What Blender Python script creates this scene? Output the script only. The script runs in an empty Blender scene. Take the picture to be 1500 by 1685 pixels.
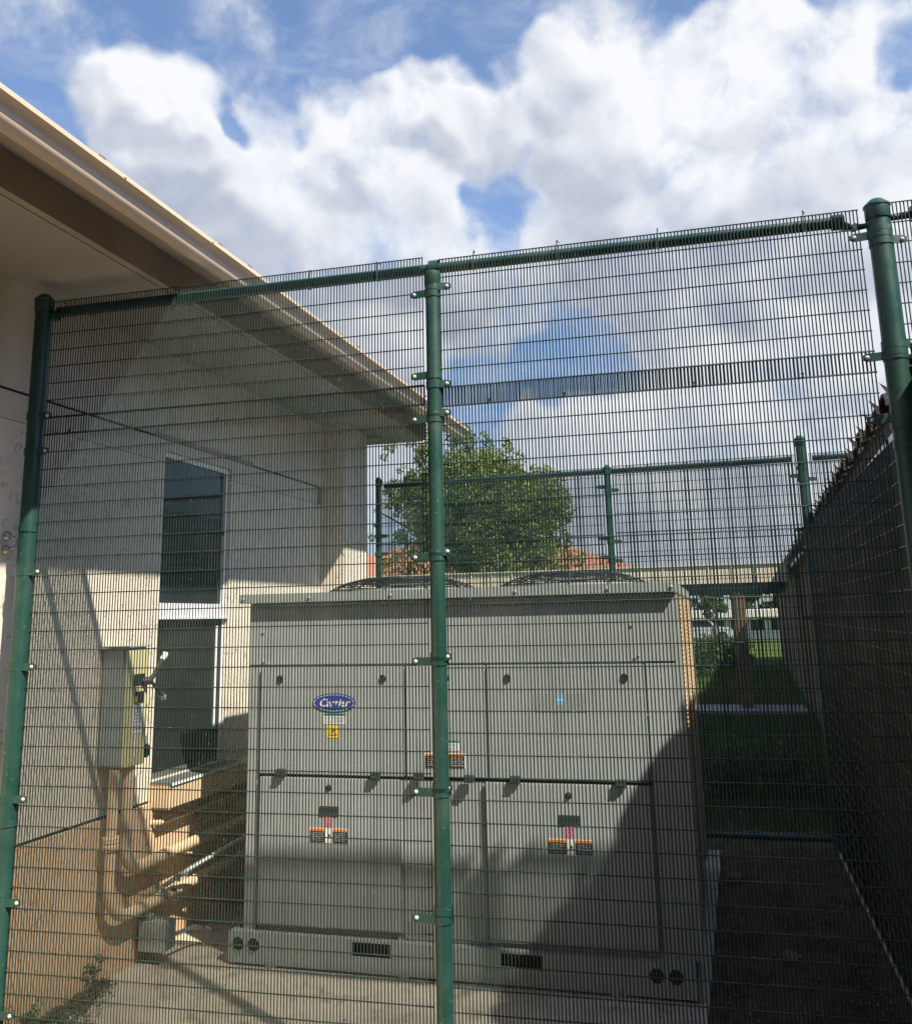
import bpy, math, random
import numpy as np
from mathutils import Vector, Matrix
R_ = math.radians
random.seed(7); rng = np.random.RandomState(7)
scene = bpy.context.scene
col = scene.collection
# ------------------------------------------------------------------ camera
TH, RO, YW = R_(11.90), R_(-1.27), R_(15.3)
fw = Vector((0, math.cos(TH), math.sin(TH))); rt = Vector((1, 0, 0)); up = rt.cross(fw)
rt2 = rt*math.cos(RO)+up*math.sin(RO); up2 = -rt*math.sin(RO)+up*math.cos(RO)
Rz = Matrix.Rotation(YW, 3, 'Z'); fw, rt2, up2 = Rz@fw, Rz@rt2, Rz@up2
cam_d = bpy.data.cameras.new('camera'); cam = bpy.data.objects.new('camera', cam_d); col.objects.link(cam)
M = Matrix((rt2, up2, -fw)).transposed().to_4x4(); M.translation = Vector((0, 0, 1.65)); cam.matrix_world = M
cam_d.sensor_fit = 'HORIZONTAL'; cam_d.sensor_width = 36; cam_d.lens = 1511/1500*36
cam_d.shift_y = -0.095; cam_d.clip_start = 0.05; cam_d.clip_end = 3000
scene.camera = cam
def pxdir(x, y):
    d = fw + rt2*((x-750)/1511) - up2*((y-700)/1511)
    return d.normalized()
# ------------------------------------------------------------------ light
SUN = Vector((1.0, -0.63, 1.43)).normalized()
sun_d = bpy.data.lights.new('sun', 'SUN'); sun = bpy.data.objects.new('sun', sun_d); col.objects.link(sun)
sun_d.energy = 5.0; sun_d.angle = R_(0.8); sun_d.color = (1.0, 0.91, 0.77)
sun.rotation_euler = SUN.to_track_quat('Z', 'Y').to_euler(); sun.location = (6, -4, 9)
scene.view_settings.view_transform = 'Standard'; scene.view_settings.look = 'None'
scene.view_settings.exposure = 0.95; scene.view_settings.gamma = 1.0
scene.view_settings.use_curve_mapping = False
world = bpy.data.worlds.new('World'); scene.world = world; world.use_nodes = True

class NT:
    """small helper round a node tree"""
    def __init__(s, tree): s.t = tree; s.n = tree.nodes; s.l = tree.links
    def new(s, kind, **kw):
        nd = s.n.new(kind)
        for k, v in kw.items(): setattr(nd, k, v)
        return nd
    def put(s, sock, v):
        if isinstance(v, bpy.types.NodeSocket): s.l.new(v, sock)
        elif isinstance(v, (tuple, list)) and len(v) == 3 and len(getattr(sock, 'default_value', (0,))) == 4: sock.default_value = (*v, 1)
        else: sock.default_value = v
    def math(s, op, a, b=0.0, c=None, clamp=False):
        nd = s.new('ShaderNodeMath', operation=op); nd.use_clamp = clamp
        s.put(nd.inputs[0], a); s.put(nd.inputs[1], b)
        if c is not None: s.put(nd.inputs[2], c)
        return nd.outputs[0]
    def mapr(s, v, a, b, c=0.0, d=1.0, smooth=True):
        nd = s.new('ShaderNodeMapRange', interpolation_type='SMOOTHSTEP' if smooth else 'LINEAR')
        s.put(nd.inputs[0], v); 
        for i, q in enumerate((a, b, c, d)): nd.inputs[1+i].default_value = q
        return nd.outputs[0]
    def noise(s, vec, scale, detail=4.0, rough=0.55, dist=0.0, w=None):
        nd = s.new('ShaderNodeTexNoise')
        if w is not None: nd.noise_dimensions = '4D'; nd.inputs['W'].default_value = w
        s.put(nd.inputs['Vector'], vec); nd.inputs['Scale'].default_value = scale
        nd.inputs['Detail'].default_value = detail; nd.inputs['Roughness'].default_value = rough
        nd.inputs['Distortion'].default_value = dist
        return nd.outputs['Fac']
    def mix(s, f, a, b, mode='MIX'):
        nd = s.new('ShaderNodeMix', data_type='RGBA', blend_type=mode)
        s.put(nd.inputs[0], f); s.put(nd.inputs[6], a); s.put(nd.inputs[7], b)
        return nd.outputs[2]
    def scalevec(s, vec, sc, loc=(0, 0, 0)):
        nd = s.new('ShaderNodeMapping'); s.l.new(vec, nd.inputs[0]); nd.inputs['Scale'].default_value = sc; nd.inputs['Location'].default_value = loc
        return nd.outputs[0]

w = NT(world.node_tree); w.n.clear()
tc = w.new('ShaderNodeTexCoord').outputs['Generated']
sky = w.new('ShaderNodeTexSky', sky_type='NISHITA'); sky.sun_disc = False
sky.sun_elevation = math.asin(SUN.z); sky.sun_rotation = math.atan2(SUN.x, SUN.y)
sky.air_density = 1.0; sky.dust_density = 0.15; sky.ozone_density = 1.6
nrm = w.new('ShaderNodeVectorMath', operation='NORMALIZE'); w.l.new(tc, nrm.inputs[0]); D = nrm.outputs[0]
# cloud masses fixed in the sky by direction: (photo x, y to find the direction, angular radius in deg, weight)
blobs = [(190, 160, 2.3, .9), (275, 165, 2.7, 1), (250, 250, 3.2, 1), (320, 285, 2.6, .9), (430, 250, 4.0, .35),
         (590, 215, 3.0, .9), (700, 185, 3.1, 1), (775, 240, 2.9, 1), (660, 290, 3.3, 1), (570, 285, 2.6, .7),
         (330, 350, 4.0, .9), (430, 335, 3.8, .9), (520, 390, 4.4, 1), (640, 400, 4.0, .9), (410, 440, 4.2, .8), (730, 440, 3.6, .7),
         (885, 120, 3.0, .8), (960, 50, 3.2, .6), (950, 215, 4.4, 1), (1050, 300, 4.8, 1), (1000, 385, 4.8, .9), (1110, 180, 4.6, .9), (1190, 285, 4.4, 1),
         (1240, 130, 4.2, 1), (1325, 95, 3.2, 1), (1340, 220, 4.8, 1), (1450, 180, 4.2, .9), (1440, 330, 5.6, 1), (1300, 390, 5.6, .9), (1450, 50, 2.8, .5),
         (1130, 440, 5.2, .9), (1390, 520, 6.2, .9), (620, 520, 5.0, .85), (1210, 640, 5.2, .85), (1090, 740, 6.0, .85), (930, 750, 4.8, .8), (1330, 720, 6.2, .8), (1200, 860, 8, .7), (900, 860, 8, .6), (560, 700, 7, .8), (800, 510, 3.6, .7), (1030, 500, 3.6, .6), (70, 60, 3.5, .42), (420, 60, 5, .40), (640, 60, 4, .36)]
holes = [(345, 205, 1.8, .7), (848, 310, 1.1, .22), (858, 372, 1.4, .25), (905, 600, 2.8, .6), (1000, 580, 2.4, .4), (1480, 95, 1.8, .8), (770, 690, 3, .4), (640, 100, 5, .25), (80, 250, 4, .4)]
warp = w.new('ShaderNodeTexNoise'); w.put(warp.inputs['Vector'], D); warp.inputs['Scale'].default_value = 9; warp.inputs['Detail'].default_value = 3
wsub = w.new('ShaderNodeVectorMath', operation='SUBTRACT'); w.l.new(warp.outputs['Color'], wsub.inputs[0]); wsub.inputs[1].default_value = (.5, .5, .5)
wsc = w.new('ShaderNodeVectorMath', operation='SCALE'); w.l.new(wsub.outputs[0], wsc.inputs[0]); wsc.inputs[3].default_value = 0.10
wad = w.new('ShaderNodeVectorMath', operation='ADD'); w.l.new(D, wad.inputs[0]); w.l.new(wsc.outputs[0], wad.inputs[1])
wn = w.new('ShaderNodeVectorMath', operation='NORMALIZE'); w.l.new(wad.outputs[0], wn.inputs[0]); DW = wn.outputs[0]
field = None; fieldS = None
for k_, (bx, by, rad, wt) in enumerate(blobs + [(a, b, c, -d) for a, b, c, d in holes]):
    for sx, sy in ((0, 0), (16, -34)):
        if wt < 0 and sx: continue
        dt = w.new('ShaderNodeVectorMath', operation='DOT_PRODUCT'); w.l.new(DW, dt.inputs[0]); dt.inputs[1].default_value = pxdir(bx+sx, by+sy)
        m = w.mapr(dt.outputs['Value'], math.cos(R_(rad*1.3)), math.cos(R_(rad*.35)), 0.0, wt)
        if sx: fieldS = m if fieldS is None else w.math('ADD', fieldS, m)
        elif wt > 0:
            field = m if field is None else w.math('ADD', field, m)
            fieldP = field
        else: field = w.math('ADD', field, m)
big = w.mapr(w.math('SUBTRACT', fieldS, fieldP), -.55, .50)
# away from the photographed part the broken cloud is thinned to lower ambient light
gen = w.mapr(w.noise(D, 2.6, 3, .5, .2, w=3.0), .48, .68, 0.0, 0.6)
fd = w.new('ShaderNodeVectorMath', operation='DOT_PRODUCT'); w.l.new(D, fd.inputs[0]); fd.inputs[1].default_value = pxdir(780, 380)
inview = w.mapr(fd.outputs['Value'], math.cos(R_(46)), math.cos(R_(33)))
field = w.math('ADD', w.math('MINIMUM', w.math('MULTIPLY', field, .72), .74), w.math('MULTIPLY', gen, w.math('SUBTRACT', 1.0, inview)))
def dens_at(V, full=True):
    a = w.noise(V, 7.0, 5, .58, .25, w=1.3); b_ = w.noise(V, 21.0, 5, .60, .4, w=5.1)
    c_ = w.noise(V, 3.1, 1, .5, .2, w=6.6)
    a = w.math('ADD', w.math('MULTIPLY', a, .78), w.math('MULTIPLY', c_, .34)); a = w.math('SUBTRACT', a, .06)
    return w.math('ADD', w.math('MULTIPLY', w.math('SUBTRACT', a, .5), 2.0), w.math('MULTIPLY', w.math('SUBTRACT', b_, .5), .75))
nd0 = dens_at(D)
offv = w.new('ShaderNodeVectorMath', operation='ADD'); w.l.new(D, offv.inputs[0])
sd = SUN - pxdir(780, 380)*SUN.dot(pxdir(780, 380)); sd.normalize(); offv.inputs[1].default_value = sd*0.022
nd1 = dens_at(offv.outputs[0])
dens = w.math('ADD', field, nd0)
wisp = w.mapr(w.noise(w.scalevec(D, (1, 1, 2.2)), 6.0, 5, .64, .8, w=4.4), .40, .72, 0.0, .40)
alpha = w.math('MAXIMUM', w.mapr(dens, .12, .80), wisp)
shade_n = w.noise(w.scalevec(DW, (1, 1, 1.6)), 3.6, 3, .5, .3, w=8.2)
thick = w.mapr(dens, .45, 1.05)
relief = w.mapr(w.math('SUBTRACT', nd0, nd1), -.42, .34)          # sunward sides lighter
dark = w.math('MULTIPLY', w.mapr(shade_n, .40, .64), thick)
lum = w.math('SUBTRACT', w.math('ADD', w.math('ADD', w.math('MULTIPLY', relief, .42), w.math('MULTIPLY', big, .66)), .13), w.math('MULTIPLY', dark, .38), clamp=True)
cloudcol = w.mix(lum, (.235, .265, .33), (.49, .50, .52))
bg1 = w.new('ShaderNodeBackground'); w.l.new(sky.outputs[0], bg1.inputs[0]); bg1.inputs[1].default_value = 0.105
sep_ = w.new('ShaderNodeSeparateXYZ'); w.l.new(D, sep_.inputs[0])
tint = w.mix(w.mapr(sep_.outputs['Z'], .02, .45), (.33, .39, .49), (.98, .98, 1.02))
haze_blue = w.mix(1.0, sky.outputs[0], tint, 'MULTIPLY'); w.l.new(haze_blue, bg1.inputs[0])
bg2 = w.new('ShaderNodeBackground'); w.l.new(cloudcol, bg2.inputs[0]); bg2.inputs[1].default_value = 1.0
mx = w.new('ShaderNodeMixShader'); w.l.new(alpha, mx.inputs[0]); w.l.new(bg1.outputs[0], mx.inputs[1]); w.l.new(bg2.outputs[0], mx.inputs[2])
wo = w.new('ShaderNodeOutputWorld'); w.l.new(mx.outputs[0], wo.inputs[0])
scene.render.engine = 'CYCLES'; scene.cycles.max_bounces = 6

# ------------------------------------------------------------------ mesh builder
class MB:
    def __init__(s): s.v = []; s.f = []
    def add(s, vs, fs):
        o = len(s.v); s.v += [tuple(v) for v in vs]; s.f += [tuple(i+o for i in f) for f in fs]; return s
    def box(s, x0, x1, y0, y1, z0, z1):
        return s.add([(x0,y0,z0),(x1,y0,z0),(x1,y1,z0),(x0,y1,z0),(x0,y0,z1),(x1,y0,z1),(x1,y1,z1),(x0,y1,z1)],
                     [(0,3,2,1),(4,5,6,7),(0,1,5,4),(1,2,6,5),(2,3,7,6),(3,0,4,7)])
    def tube(s, pts, r, n=8, caps=True):
        pts = [Vector(p) for p in pts]; rs = r if isinstance(r, (list, tuple)) else [r]*len(pts)
        vs = []; fs = []; prev = None
        for i, p in enumerate(pts):
            t = (pts[min(i+1, len(pts)-1)]-pts[max(i-1, 0)]).normalized()
            if prev is None:
                a = t.cross(Vector((0, 0, 1))); a = a if a.length > .05 else t.cross(Vector((0, 1, 0)))
            else: a = prev - t*prev.dot(t)
            a.normalize(); prev = a; b = t.cross(a)
            for k in range(n):
                an = 2*math.pi*k/n
                vs.append(p+(a*math.cos(an)+b*math.sin(an))*rs[i])
        for i in range(len(pts)-1):
            for k in range(n):
                k2 = (k+1) % n; fs.append((i*n+k, i*n+k2, (i+1)*n+k2, (i+1)*n+k))
        if caps: fs.append(tuple(range(n-1, -1, -1))); fs.append(tuple((len(pts)-1)*n+k for k in range(n)))
        return s.add(vs, fs)
    def prism(s, prof, axis, a0, a1):
        """closed 2D profile extruded along an axis; prof given as (u,v) in the other two axes (order x,y,z)"""
        n = len(prof); mk = {'x': lambda u, v, a: (a, u, v), 'y': lambda u, v, a: (u, a, v), 'z': lambda u, v, a: (u, v, a)}[axis]
        vs = [mk(u, v, a0) for u, v in prof]+[mk(u, v, a1) for u, v in prof]
        fs = [(i, (i+1) % n, (i+1) % n+n, i+n) for i in range(n)]+[tuple(range(n-1, -1, -1)), tuple(range(n, 2*n))]
        return s.add(vs, fs)
    def quad(s, a, b, c, d): return s.add([a, b, c, d], [(0, 1, 2, 3)])
    def lathe(s, prof, c, axis='z', n=20):
        vs = []; fs = []
        for (r, h) in prof:
            for k in range(n):
                an = 2*math.pi*k/n; ca, sa = r*math.cos(an), r*math.sin(an)
                vs.append({'z': (c[0]+ca, c[1]+sa, c[2]+h), 'y': (c[0]+ca, c[1]+h, c[2]+sa), 'x': (c[0]+h, c[1]+ca, c[2]+sa)}[axis])
        for i in range(len(prof)-1):
            for k in range(n):
                k2 = (k+1) % n; fs.append((i*n+k, i*n+k2, (i+1)*n+k2, (i+1)*n+k))
        fs.append(tuple(range(n-1, -1, -1))); fs.append(tuple((len(prof)-1)*n+k for k in range(n)))
        return s.add(vs, fs)
    def build(s, name, mat, parent=None, smooth=False, bevel=0, kind=None, label=None):
        me = bpy.data.meshes.new(name); me.from_pydata(s.v, [], s.f); me.update()
        import bmesh
        bm = bmesh.new(); bm.from_mesh(me); bmesh.ops.recalc_face_normals(bm, faces=bm.faces)
        if bevel: 
            bmesh.ops.bevel(bm, geom=[e for e in bm.edges if len(e.link_faces) == 2 and e.calc_face_angle(0) > .7], offset=bevel, segments=2, affect='EDGES', clamp_overlap=True)
        bm.to_mesh(me); bm.free()
        if mat: me.materials.append(mat)
        if smooth:
            for p in me.polygons: p.use_smooth = True
            try: me.set_sharp_from_angle(angle=R_(38))
            except Exception: pass
        o = bpy.data.objects.new(name, me); col.objects.link(o)
        if parent: o.parent = parent
        if kind: o['kind'] = kind
        if label: o['label'] = label
        return o
def thing(name, label, cat, loc=(0, 0, 0), rz=0, group=None):
    o = bpy.data.objects.new(name, None); col.objects.link(o); o.location = loc; o.rotation_euler = (0, 0, rz)
    o.empty_display_size = .2; o['label'] = label; o['category'] = cat
    if group: o['group'] = group
    return o
def tag(o, label, cat, group=None):
    o['label'] = label; o['category'] = cat
    if group: o['group'] = group
    return o
def dup(src, parent, loc=None):
    c = src.copy(); col.objects.link(c); c.parent = parent
    if loc is not None: c.location = loc
    return c

# ------------------------------------------------------------------ materials
def mat(name, rough=.6, metal=0.0, spec=.5):
    m = bpy.data.materials.new(name); m.use_nodes = True; t = NT(m.node_tree)
    b = t.n['Principled BSDF']; b.inputs['Roughness'].default_value = rough; b.inputs['Metallic'].default_value = metal
    b.inputs['Specular IOR Level'].default_value = spec
    oc = t.new('ShaderNodeTexCoord').outputs['Object']
    gp = t.new('ShaderNodeNewGeometry').outputs['Position']
    return m, t, b, gp
def bump(t, b, h, strength=.5, dist=.01):
    nd = t.new('ShaderNodeBump'); nd.inputs['Strength'].default_value = strength; nd.inputs['Distance'].default_value = dist
    t.put(nd.inputs['Height'], h); t.l.new(nd.outputs[0], b.inputs['Normal'])
def plain(name, c, rough=.6, metal=0.0, var=.12, scale=6, spec=.5, bmp=0.0):
    m, t, b, p = mat(name, rough, metal, spec)
    f = t.noise(p, scale, 5, .6)
    t.put(b.inputs['Base Color'], t.mix(f, tuple(x*(1-var) for x in c), tuple(min(1, x*(1+var)) for x in c)))
    if bmp: bump(t, b, t.noise(p, scale*12, 4, .6), bmp, .004)
    return m
def stucco(name, c, stroke_dark=(.26, .22, .18), base_dirt=0.0):
    m, t, b, p = mat(name, .9, 0, .25)
    big = t.noise(p, 1.1, 5, .6); mid = t.noise(p, 7, 5, .6)
    c1 = t.mix(t.mapr(big, .3, .7), tuple(x*.90 for x in c), c)
    c1 = t.mix(t.math('MULTIPLY', t.mapr(mid, .45, .75), .25), c1, tuple(x*.80 for x in c))
    # skip-trowel strokes: thin curved ridges tinted darker
    rn = t.noise(p, 13, 2, .45, 1.4); rd = t.math('ABSOLUTE', t.math('SUBTRACT', rn, .5))
    edge = t.mapr(rd, .0, .032, 1.0, 0.0)
    gate = t.mapr(t.noise(p, 16, 2, .5, w=2.0), .49, .57)
    stroke = t.math('MULTIPLY', edge, gate)
    c2 = t.mix(t.math('MULTIPLY', stroke, .52), c1, stroke_dark)
    if base_dirt:
        sp = t.new('ShaderNodeSeparateXYZ'); t.l.new(p, sp.inputs[0])
        g = t.math('MULTIPLY', t.mapr(t.math('ADD', sp.outputs['Z'], t.math('MULTIPLY', mid, .25)), .42, .05), base_dirt)
        c2 = t.mix(g, c2, (.42, .24, .12))
    t.put(b.inputs['Base Color'], c2)
    h = t.math('ADD', t.math('MULTIPLY', t.noise(p, 70, 4, .6), .25), t.math('ADD', t.math('MULTIPLY', t.noise(p, 14, 3, .5), .5), t.math('MULTIPLY', stroke, -.55)))
    bump(t, b, h, .62, .008)
    return m
M_wall = stucco('pale stucco', (.68, .62, .52))
M_band = plain('smooth render band', (.58, .53, .45), .85, var=.07, scale=2.5, spec=.25, bmp=.15)
M_base = stucco('tan plinth render', (.66, .475, .31), base_dirt=.5)
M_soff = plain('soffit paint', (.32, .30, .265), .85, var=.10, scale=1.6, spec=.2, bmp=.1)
M_fascia = plain('brown fascia paint', (.33, .27, .22), .7, var=.18, scale=3)
M_gutter = plain('beige gutter paint', (.64, .50, .37), .42, var=.07, scale=4)
M_tile = plain('terracotta tile', (.36, .165, .105), .8, var=.35, scale=9, bmp=.2)
M_dtile = plain('silhouette dark tile', (.035, .026, .022), .9, var=.4, scale=9, bmp=.2)  # colour darkened so the eave reads as a backlit silhouette
M_white = plain('white window frame', (.74, .76, .78), .4, var=.05)
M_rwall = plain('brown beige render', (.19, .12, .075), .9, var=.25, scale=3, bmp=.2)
M_rfascia = plain('pale grey fascia', (.80, .79, .76), .6, var=.1)
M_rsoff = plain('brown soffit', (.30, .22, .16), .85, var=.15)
M_cream = plain('cream canopy paint', (.74, .66, .50), .7, var=.08, scale=1.5)
M_dark = plain('near black recess', (.012, .012, .013), .8, var=.3)
M_pipe = plain('tan painted pipe', (.66, .49, .32), .5, var=.22, scale=8)
M_white2 = plain('white render far', (.72, .71, .66), .8, var=.06)
def green_paint(name, c, rough=.38):
    m, t, b, p = mat(name, rough, 0, .5)
    f = t.noise(p, 5, 5, .6); sc = t.mapr(t.noise(p, 60, 4, .7), .62, .70)
    c1 = t.mix(f, tuple(x*.8 for x in c), tuple(x*1.2 for x in c))
    dust = t.mapr(t.noise(p, 3.2, 5, .65, w=1.0), .48, .75)
    c1 = t.mix(t.math('MULTIPLY', dust, .22), c1, (.14, .16, .13))
    t.put(b.inputs['Base Color'], t.mix(t.math('MULTIPLY', sc, .45), c1, (.16, .26, .22)))
    t.put(b.inputs['Roughness'], t.mapr(f, .3, .7, rough-.08, rough+.14))
    bump(t, b, t.noise(p, 90, 3, .5), .12, .002)
    return m
M_green = green_paint('dark green powder coat', (.010, .050, .039))
M_wire = green_paint('dark green coated wire', (.005, .022, .020), .45)
M_bolt = plain('pale plastic bolt head', (.50, .50, .45), .4, var=.15, scale=40)
def panel_paint():
    m, t, b, p = mat('grey beige unit paint', .36, 0, .45)
    big = t.noise(p, 1.6, 5, .65); st = t.noise(t.scalevec(p, (9, 9, .7)), 2.2, 5, .65)
    c1 = t.mix(t.mapr(big, .3, .72), (.285, .315, .315), (.335, .365, .365))
    c1 = t.mix(t.math('MULTIPLY', t.mapr(st, .48, .72), .5), c1, (.195, .205, .20))
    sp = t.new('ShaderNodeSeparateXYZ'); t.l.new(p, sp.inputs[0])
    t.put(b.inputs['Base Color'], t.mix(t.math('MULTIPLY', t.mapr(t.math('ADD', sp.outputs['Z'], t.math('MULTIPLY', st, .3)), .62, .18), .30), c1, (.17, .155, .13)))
    t.put(b.inputs['Roughness'], t.mapr(st, .3, .7, .34, .5))
    bump(t, b, t.math('ADD', t.noise(p, 2.2, 2, .5), t.math('MULTIPLY', t.noise(p, 120, 2, .5), .03)), .22, .014)
    return m
M_unit = panel_paint()
M_unit2 = plain('grey unit base rail', (.30, .325, .315), .42, var=.14, scale=6)
M_louv = plain('tan coil fin grille', (.46, .35, .22), .6, var=.2, scale=20)
M_blackm = plain('black wire guard', (.015, .017, .018), .45, var=.3)
M_galv = plain('galvanized conduit', (.42, .43, .42), .35, metal=.6, var=.2, scale=25)
M_boxside = plain('grey enclosure paint', (.30, .33, .33), .5, var=.15, scale=9)
M_boxface = plain('sunlit yellow enclosure face', (.52, .49, .27), .5, var=.22, scale=5)  # yellow of the sunlight put into the grey cover's colour
def concrete():
    m, t, b, p = mat('weathered concrete', .9, 0, .25)
    a = t.noise(p, 1.4, 6, .62, .3); c = t.noise(p, 6, 6, .65); f = t.noise(p, 60, 3, .6)
    c1 = t.mix(t.mapr(a, .32, .68), (.37, .335, .27), (.55, .50, .40))
    c1 = t.mix(t.math('MULTIPLY', t.mapr(c, .50, .70), .7), c1, (.17, .15, .11))
    c1 = t.mix(t.math('MULTIPLY', t.mapr(f, .6, .8), .4), c1, (.46, .43, .36))
    t.put(b.inputs['Base Color'], c1)
    bump(t, b, t.math('ADD', c, t.math('MULTIPLY', f, .4)), .35, .006)
    return m
M_conc = concrete()
def soil():
    m, t, b, p = mat('dark mulch soil', .95, 0, .2)
    a = t.noise(p, 3, 6, .65); f = t.noise(p, 28, 6, .7)
    c1 = t.mix(t.mapr(a, .35, .65), (.055, .038, .026), (.13, .092, .062))
    c1 = t.mix(t.mapr(f, .55, .72), c1, (.17, .13, .095))
    t.put(b.inputs['Base Color'], c1); bump(t, b, f, .8, .03); return m
M_soil = soil()
def grass():
    m, t, b, p = mat('lawn grass', .9, 0, .2)
    a = t.noise(p, .6, 5, .6); f = t.noise(p, 25, 6, .7)
    c1 = t.mix(t.mapr(a, .35, .65), (.045, .095, .018), (.12, .19, .035))
    c1 = t.mix(t.mapr(f, .45, .65), c1, (.075, .12, .028))
    t.put(b.inputs['Base Color'], c1); bump(t, b, f, .9, .05); return m
M_grass = grass()
M_path = plain('grey path concrete', (.46, .45, .46), .9, var=.1, scale=2)
def leafmat(name, c1, c2, c3):
    m, t, b, p = mat(name, .55, 0, .35)
    oi = t.new('ShaderNodeNewGeometry')
    r = oi.outputs['Random Per Island']
    t.put(b.inputs['Base Color'], t.mix(t.mapr(r, .6, .95), t.mix(t.mapr(r, 0, .6), c1, c2), c3))
    tr = t.new('ShaderNodeBsdfTranslucent'); t.put(tr.inputs[0], t.mix(.5, c2, c3))
    ms = t.new('ShaderNodeMixShader'); ms.inputs[0].default_value = .30
    out = t.n['Material Output']; t.l.new(b.outputs[0], ms.inputs[1]); t.l.new(tr.outputs[0], ms.inputs[2]); t.l.new(ms.outputs[0], out.inputs[0])
    return m
M_leaf = leafmat('tree leaf', (.06, .11, .025), (.125, .185, .04), (.25, .28, .07))
M_leaf2 = leafmat('shrub leaf', (.035, .075, .018), (.06, .12, .025), (.11, .16, .04))
M_litter = leafmat('dead leaf', (.10, .07, .035), (.07, .085, .035), (.20, .16, .09))
M_bark = plain('grey bark', (.13, .10, .075), .9, var=.3, scale=12, bmp=.5)
m, t, b, p = mat('dark window glass', .04, 0, .9); b.inputs['Base Color'].default_value = (.02, .026, .03, 1); b.inputs['IOR'].default_value = 1.5; b.inputs['Specular IOR Level'].default_value = .5
M_glass = m
m, t, b, p = mat('dark louvre screen', .35, 0, .5); b.inputs['Base Color'].default_value = (.016, .02, .02, 1); M_screen = m
def flat(name, c, rough=.45): return plain(name, c, rough, var=.03)
M_blue = flat('logo blue', (.018, .045, .30), .3); M_lwhite = flat('label white', (.74, .74, .72)); M_lblack = flat('label black', (.012, .013, .018))
M_orange = flat('label orange', (.72, .22, .03)); M_pink = flat('label pink', (.60, .27, .36)); M_yellow = flat('label yellow', (.80, .56, .03)); M_lgreen = flat('label green', (.0, .17, .10))
M_lblue = flat('drop blue', (.16, .42, .74)); M_rubber = flat('black rubber', (.02, .02, .02), .6)

# ------------------------------------------------------------------ ground
def sheet(name, m, x0, x1, y0, y1, z, nx=1, ny=1, amp=0, kind='structure'):
    xs = np.linspace(x0, x1, nx+1); ys = np.linspace(y0, y1, ny+1); mb = MB()
    vs = [(x, y, z+(random.uniform(-amp, amp) if amp else 0)) for y in ys for x in xs]
    fs = [(j*(nx+1)+i, j*(nx+1)+i+1, (j+1)*(nx+1)+i+1, (j+1)*(nx+1)+i) for j in range(ny) for i in range(nx)]
    mb.add(vs, fs); return mb.build(name, m, kind=kind, smooth=bool(amp))
sheet('ground', M_soil, -400, 400, -200, 900, -.06)
sheet('soil_bed', M_soil, -.5, 1.6, .5, 8.2, -.03, 42, 150, .012)
sheet('lawn', M_grass, -30, 12, 8.2, 110, -.035, 60, 120, .012)
sb = MB(); sb.prism([(-2.95, .8), (-.235, .8), (-.165, 4.31), (-.10, 7.25), (-2.95, 7.25)], 'z', -.09, 0.0)
sb.build('concrete_slab', M_conc, kind='structure')
mb = MB(); mb.prism([(-10, 17.05), (1.35, 16.9), (1.35, 18.05), (-10, 18.2)], 'z', -.05, 0.02); mb.build('path', M_path, kind='structure')

# ------------------------------------------------------------------ left building
WX = -2.95
bld = thing('stucco_building', 'pale stucco building on the left with wide eaves over a tan plinth', 'building', (WX, 4, 0))
BL = bld.location
def bp(mb, name, m, **k):
    o = mb.build(name, m, None, **k); o.parent = bld; o.matrix_parent_inverse = Matrix.Translation(-BL); return o
def sub(mb, name, m, par, **k):
    return mb.build(name, m, par, **k)
# window opening Y 4.515..5.26, z .845..2.63
W0, W1, Z0, Z1 = 4.515, 5.27, .845, 2.625
mb = MB()
mb.box(WX-.25, WX, -6, W0, .75, 2.555).box(WX-.25, WX, W1, 6.68, .75, 2.555).box(WX-.25, WX, W0, W1, .75, Z0)
bp(mb, 'wall', M_wall)
mb = MB(); mb.box(WX-.25, WX+.004, -6, W0, 2.558, 2.684).box(WX-.25, WX+.004, W1, 6.60, 2.558, 2.684).box(WX-.25, WX+.003, W0-.001, W1+.001, Z1+.003, 2.684)
mb.box(WX-.25, WX+.004, -6, 6.68, 2.698, 3.195); bp(mb, 'render_band', M_band)
mb = MB(); mb.box(WX-.25, WX-.012, -6, 6.68, 2.684, 2.698); bp(mb, 'groove', M_dark)
mb = MB(); mb.box(WX-.004, WX+.012, 4.40, 5.55, 2.688, 2.712); bp(mb, 'lintel_shadow_strip', M_fascia)  # brown strip stands in for the lintel's shadow line over the window
mb = MB(); mb.box(WX-.25, WX+.018, -6, 6.68, -.1, .735); bp(mb, 'plinth', M_base)
mb = MB(); mb.box(WX-.25, WX-.006, -6, 6.68, .735, .75); bp(mb, 'screed_joint', M_dark)
mb = MB(); mb.box(WX-.25, -2.748, 6.682, 7.16, -.1, 3.195); bp(mb, 'pier', M_wall)
# body of the building behind the wall, so that nothing shows through the window
mb = MB(); mb.box(-12, WX-.26, -6, 7.1, -.1, 3.19); bp(mb, 'building_body', M_band)
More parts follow.
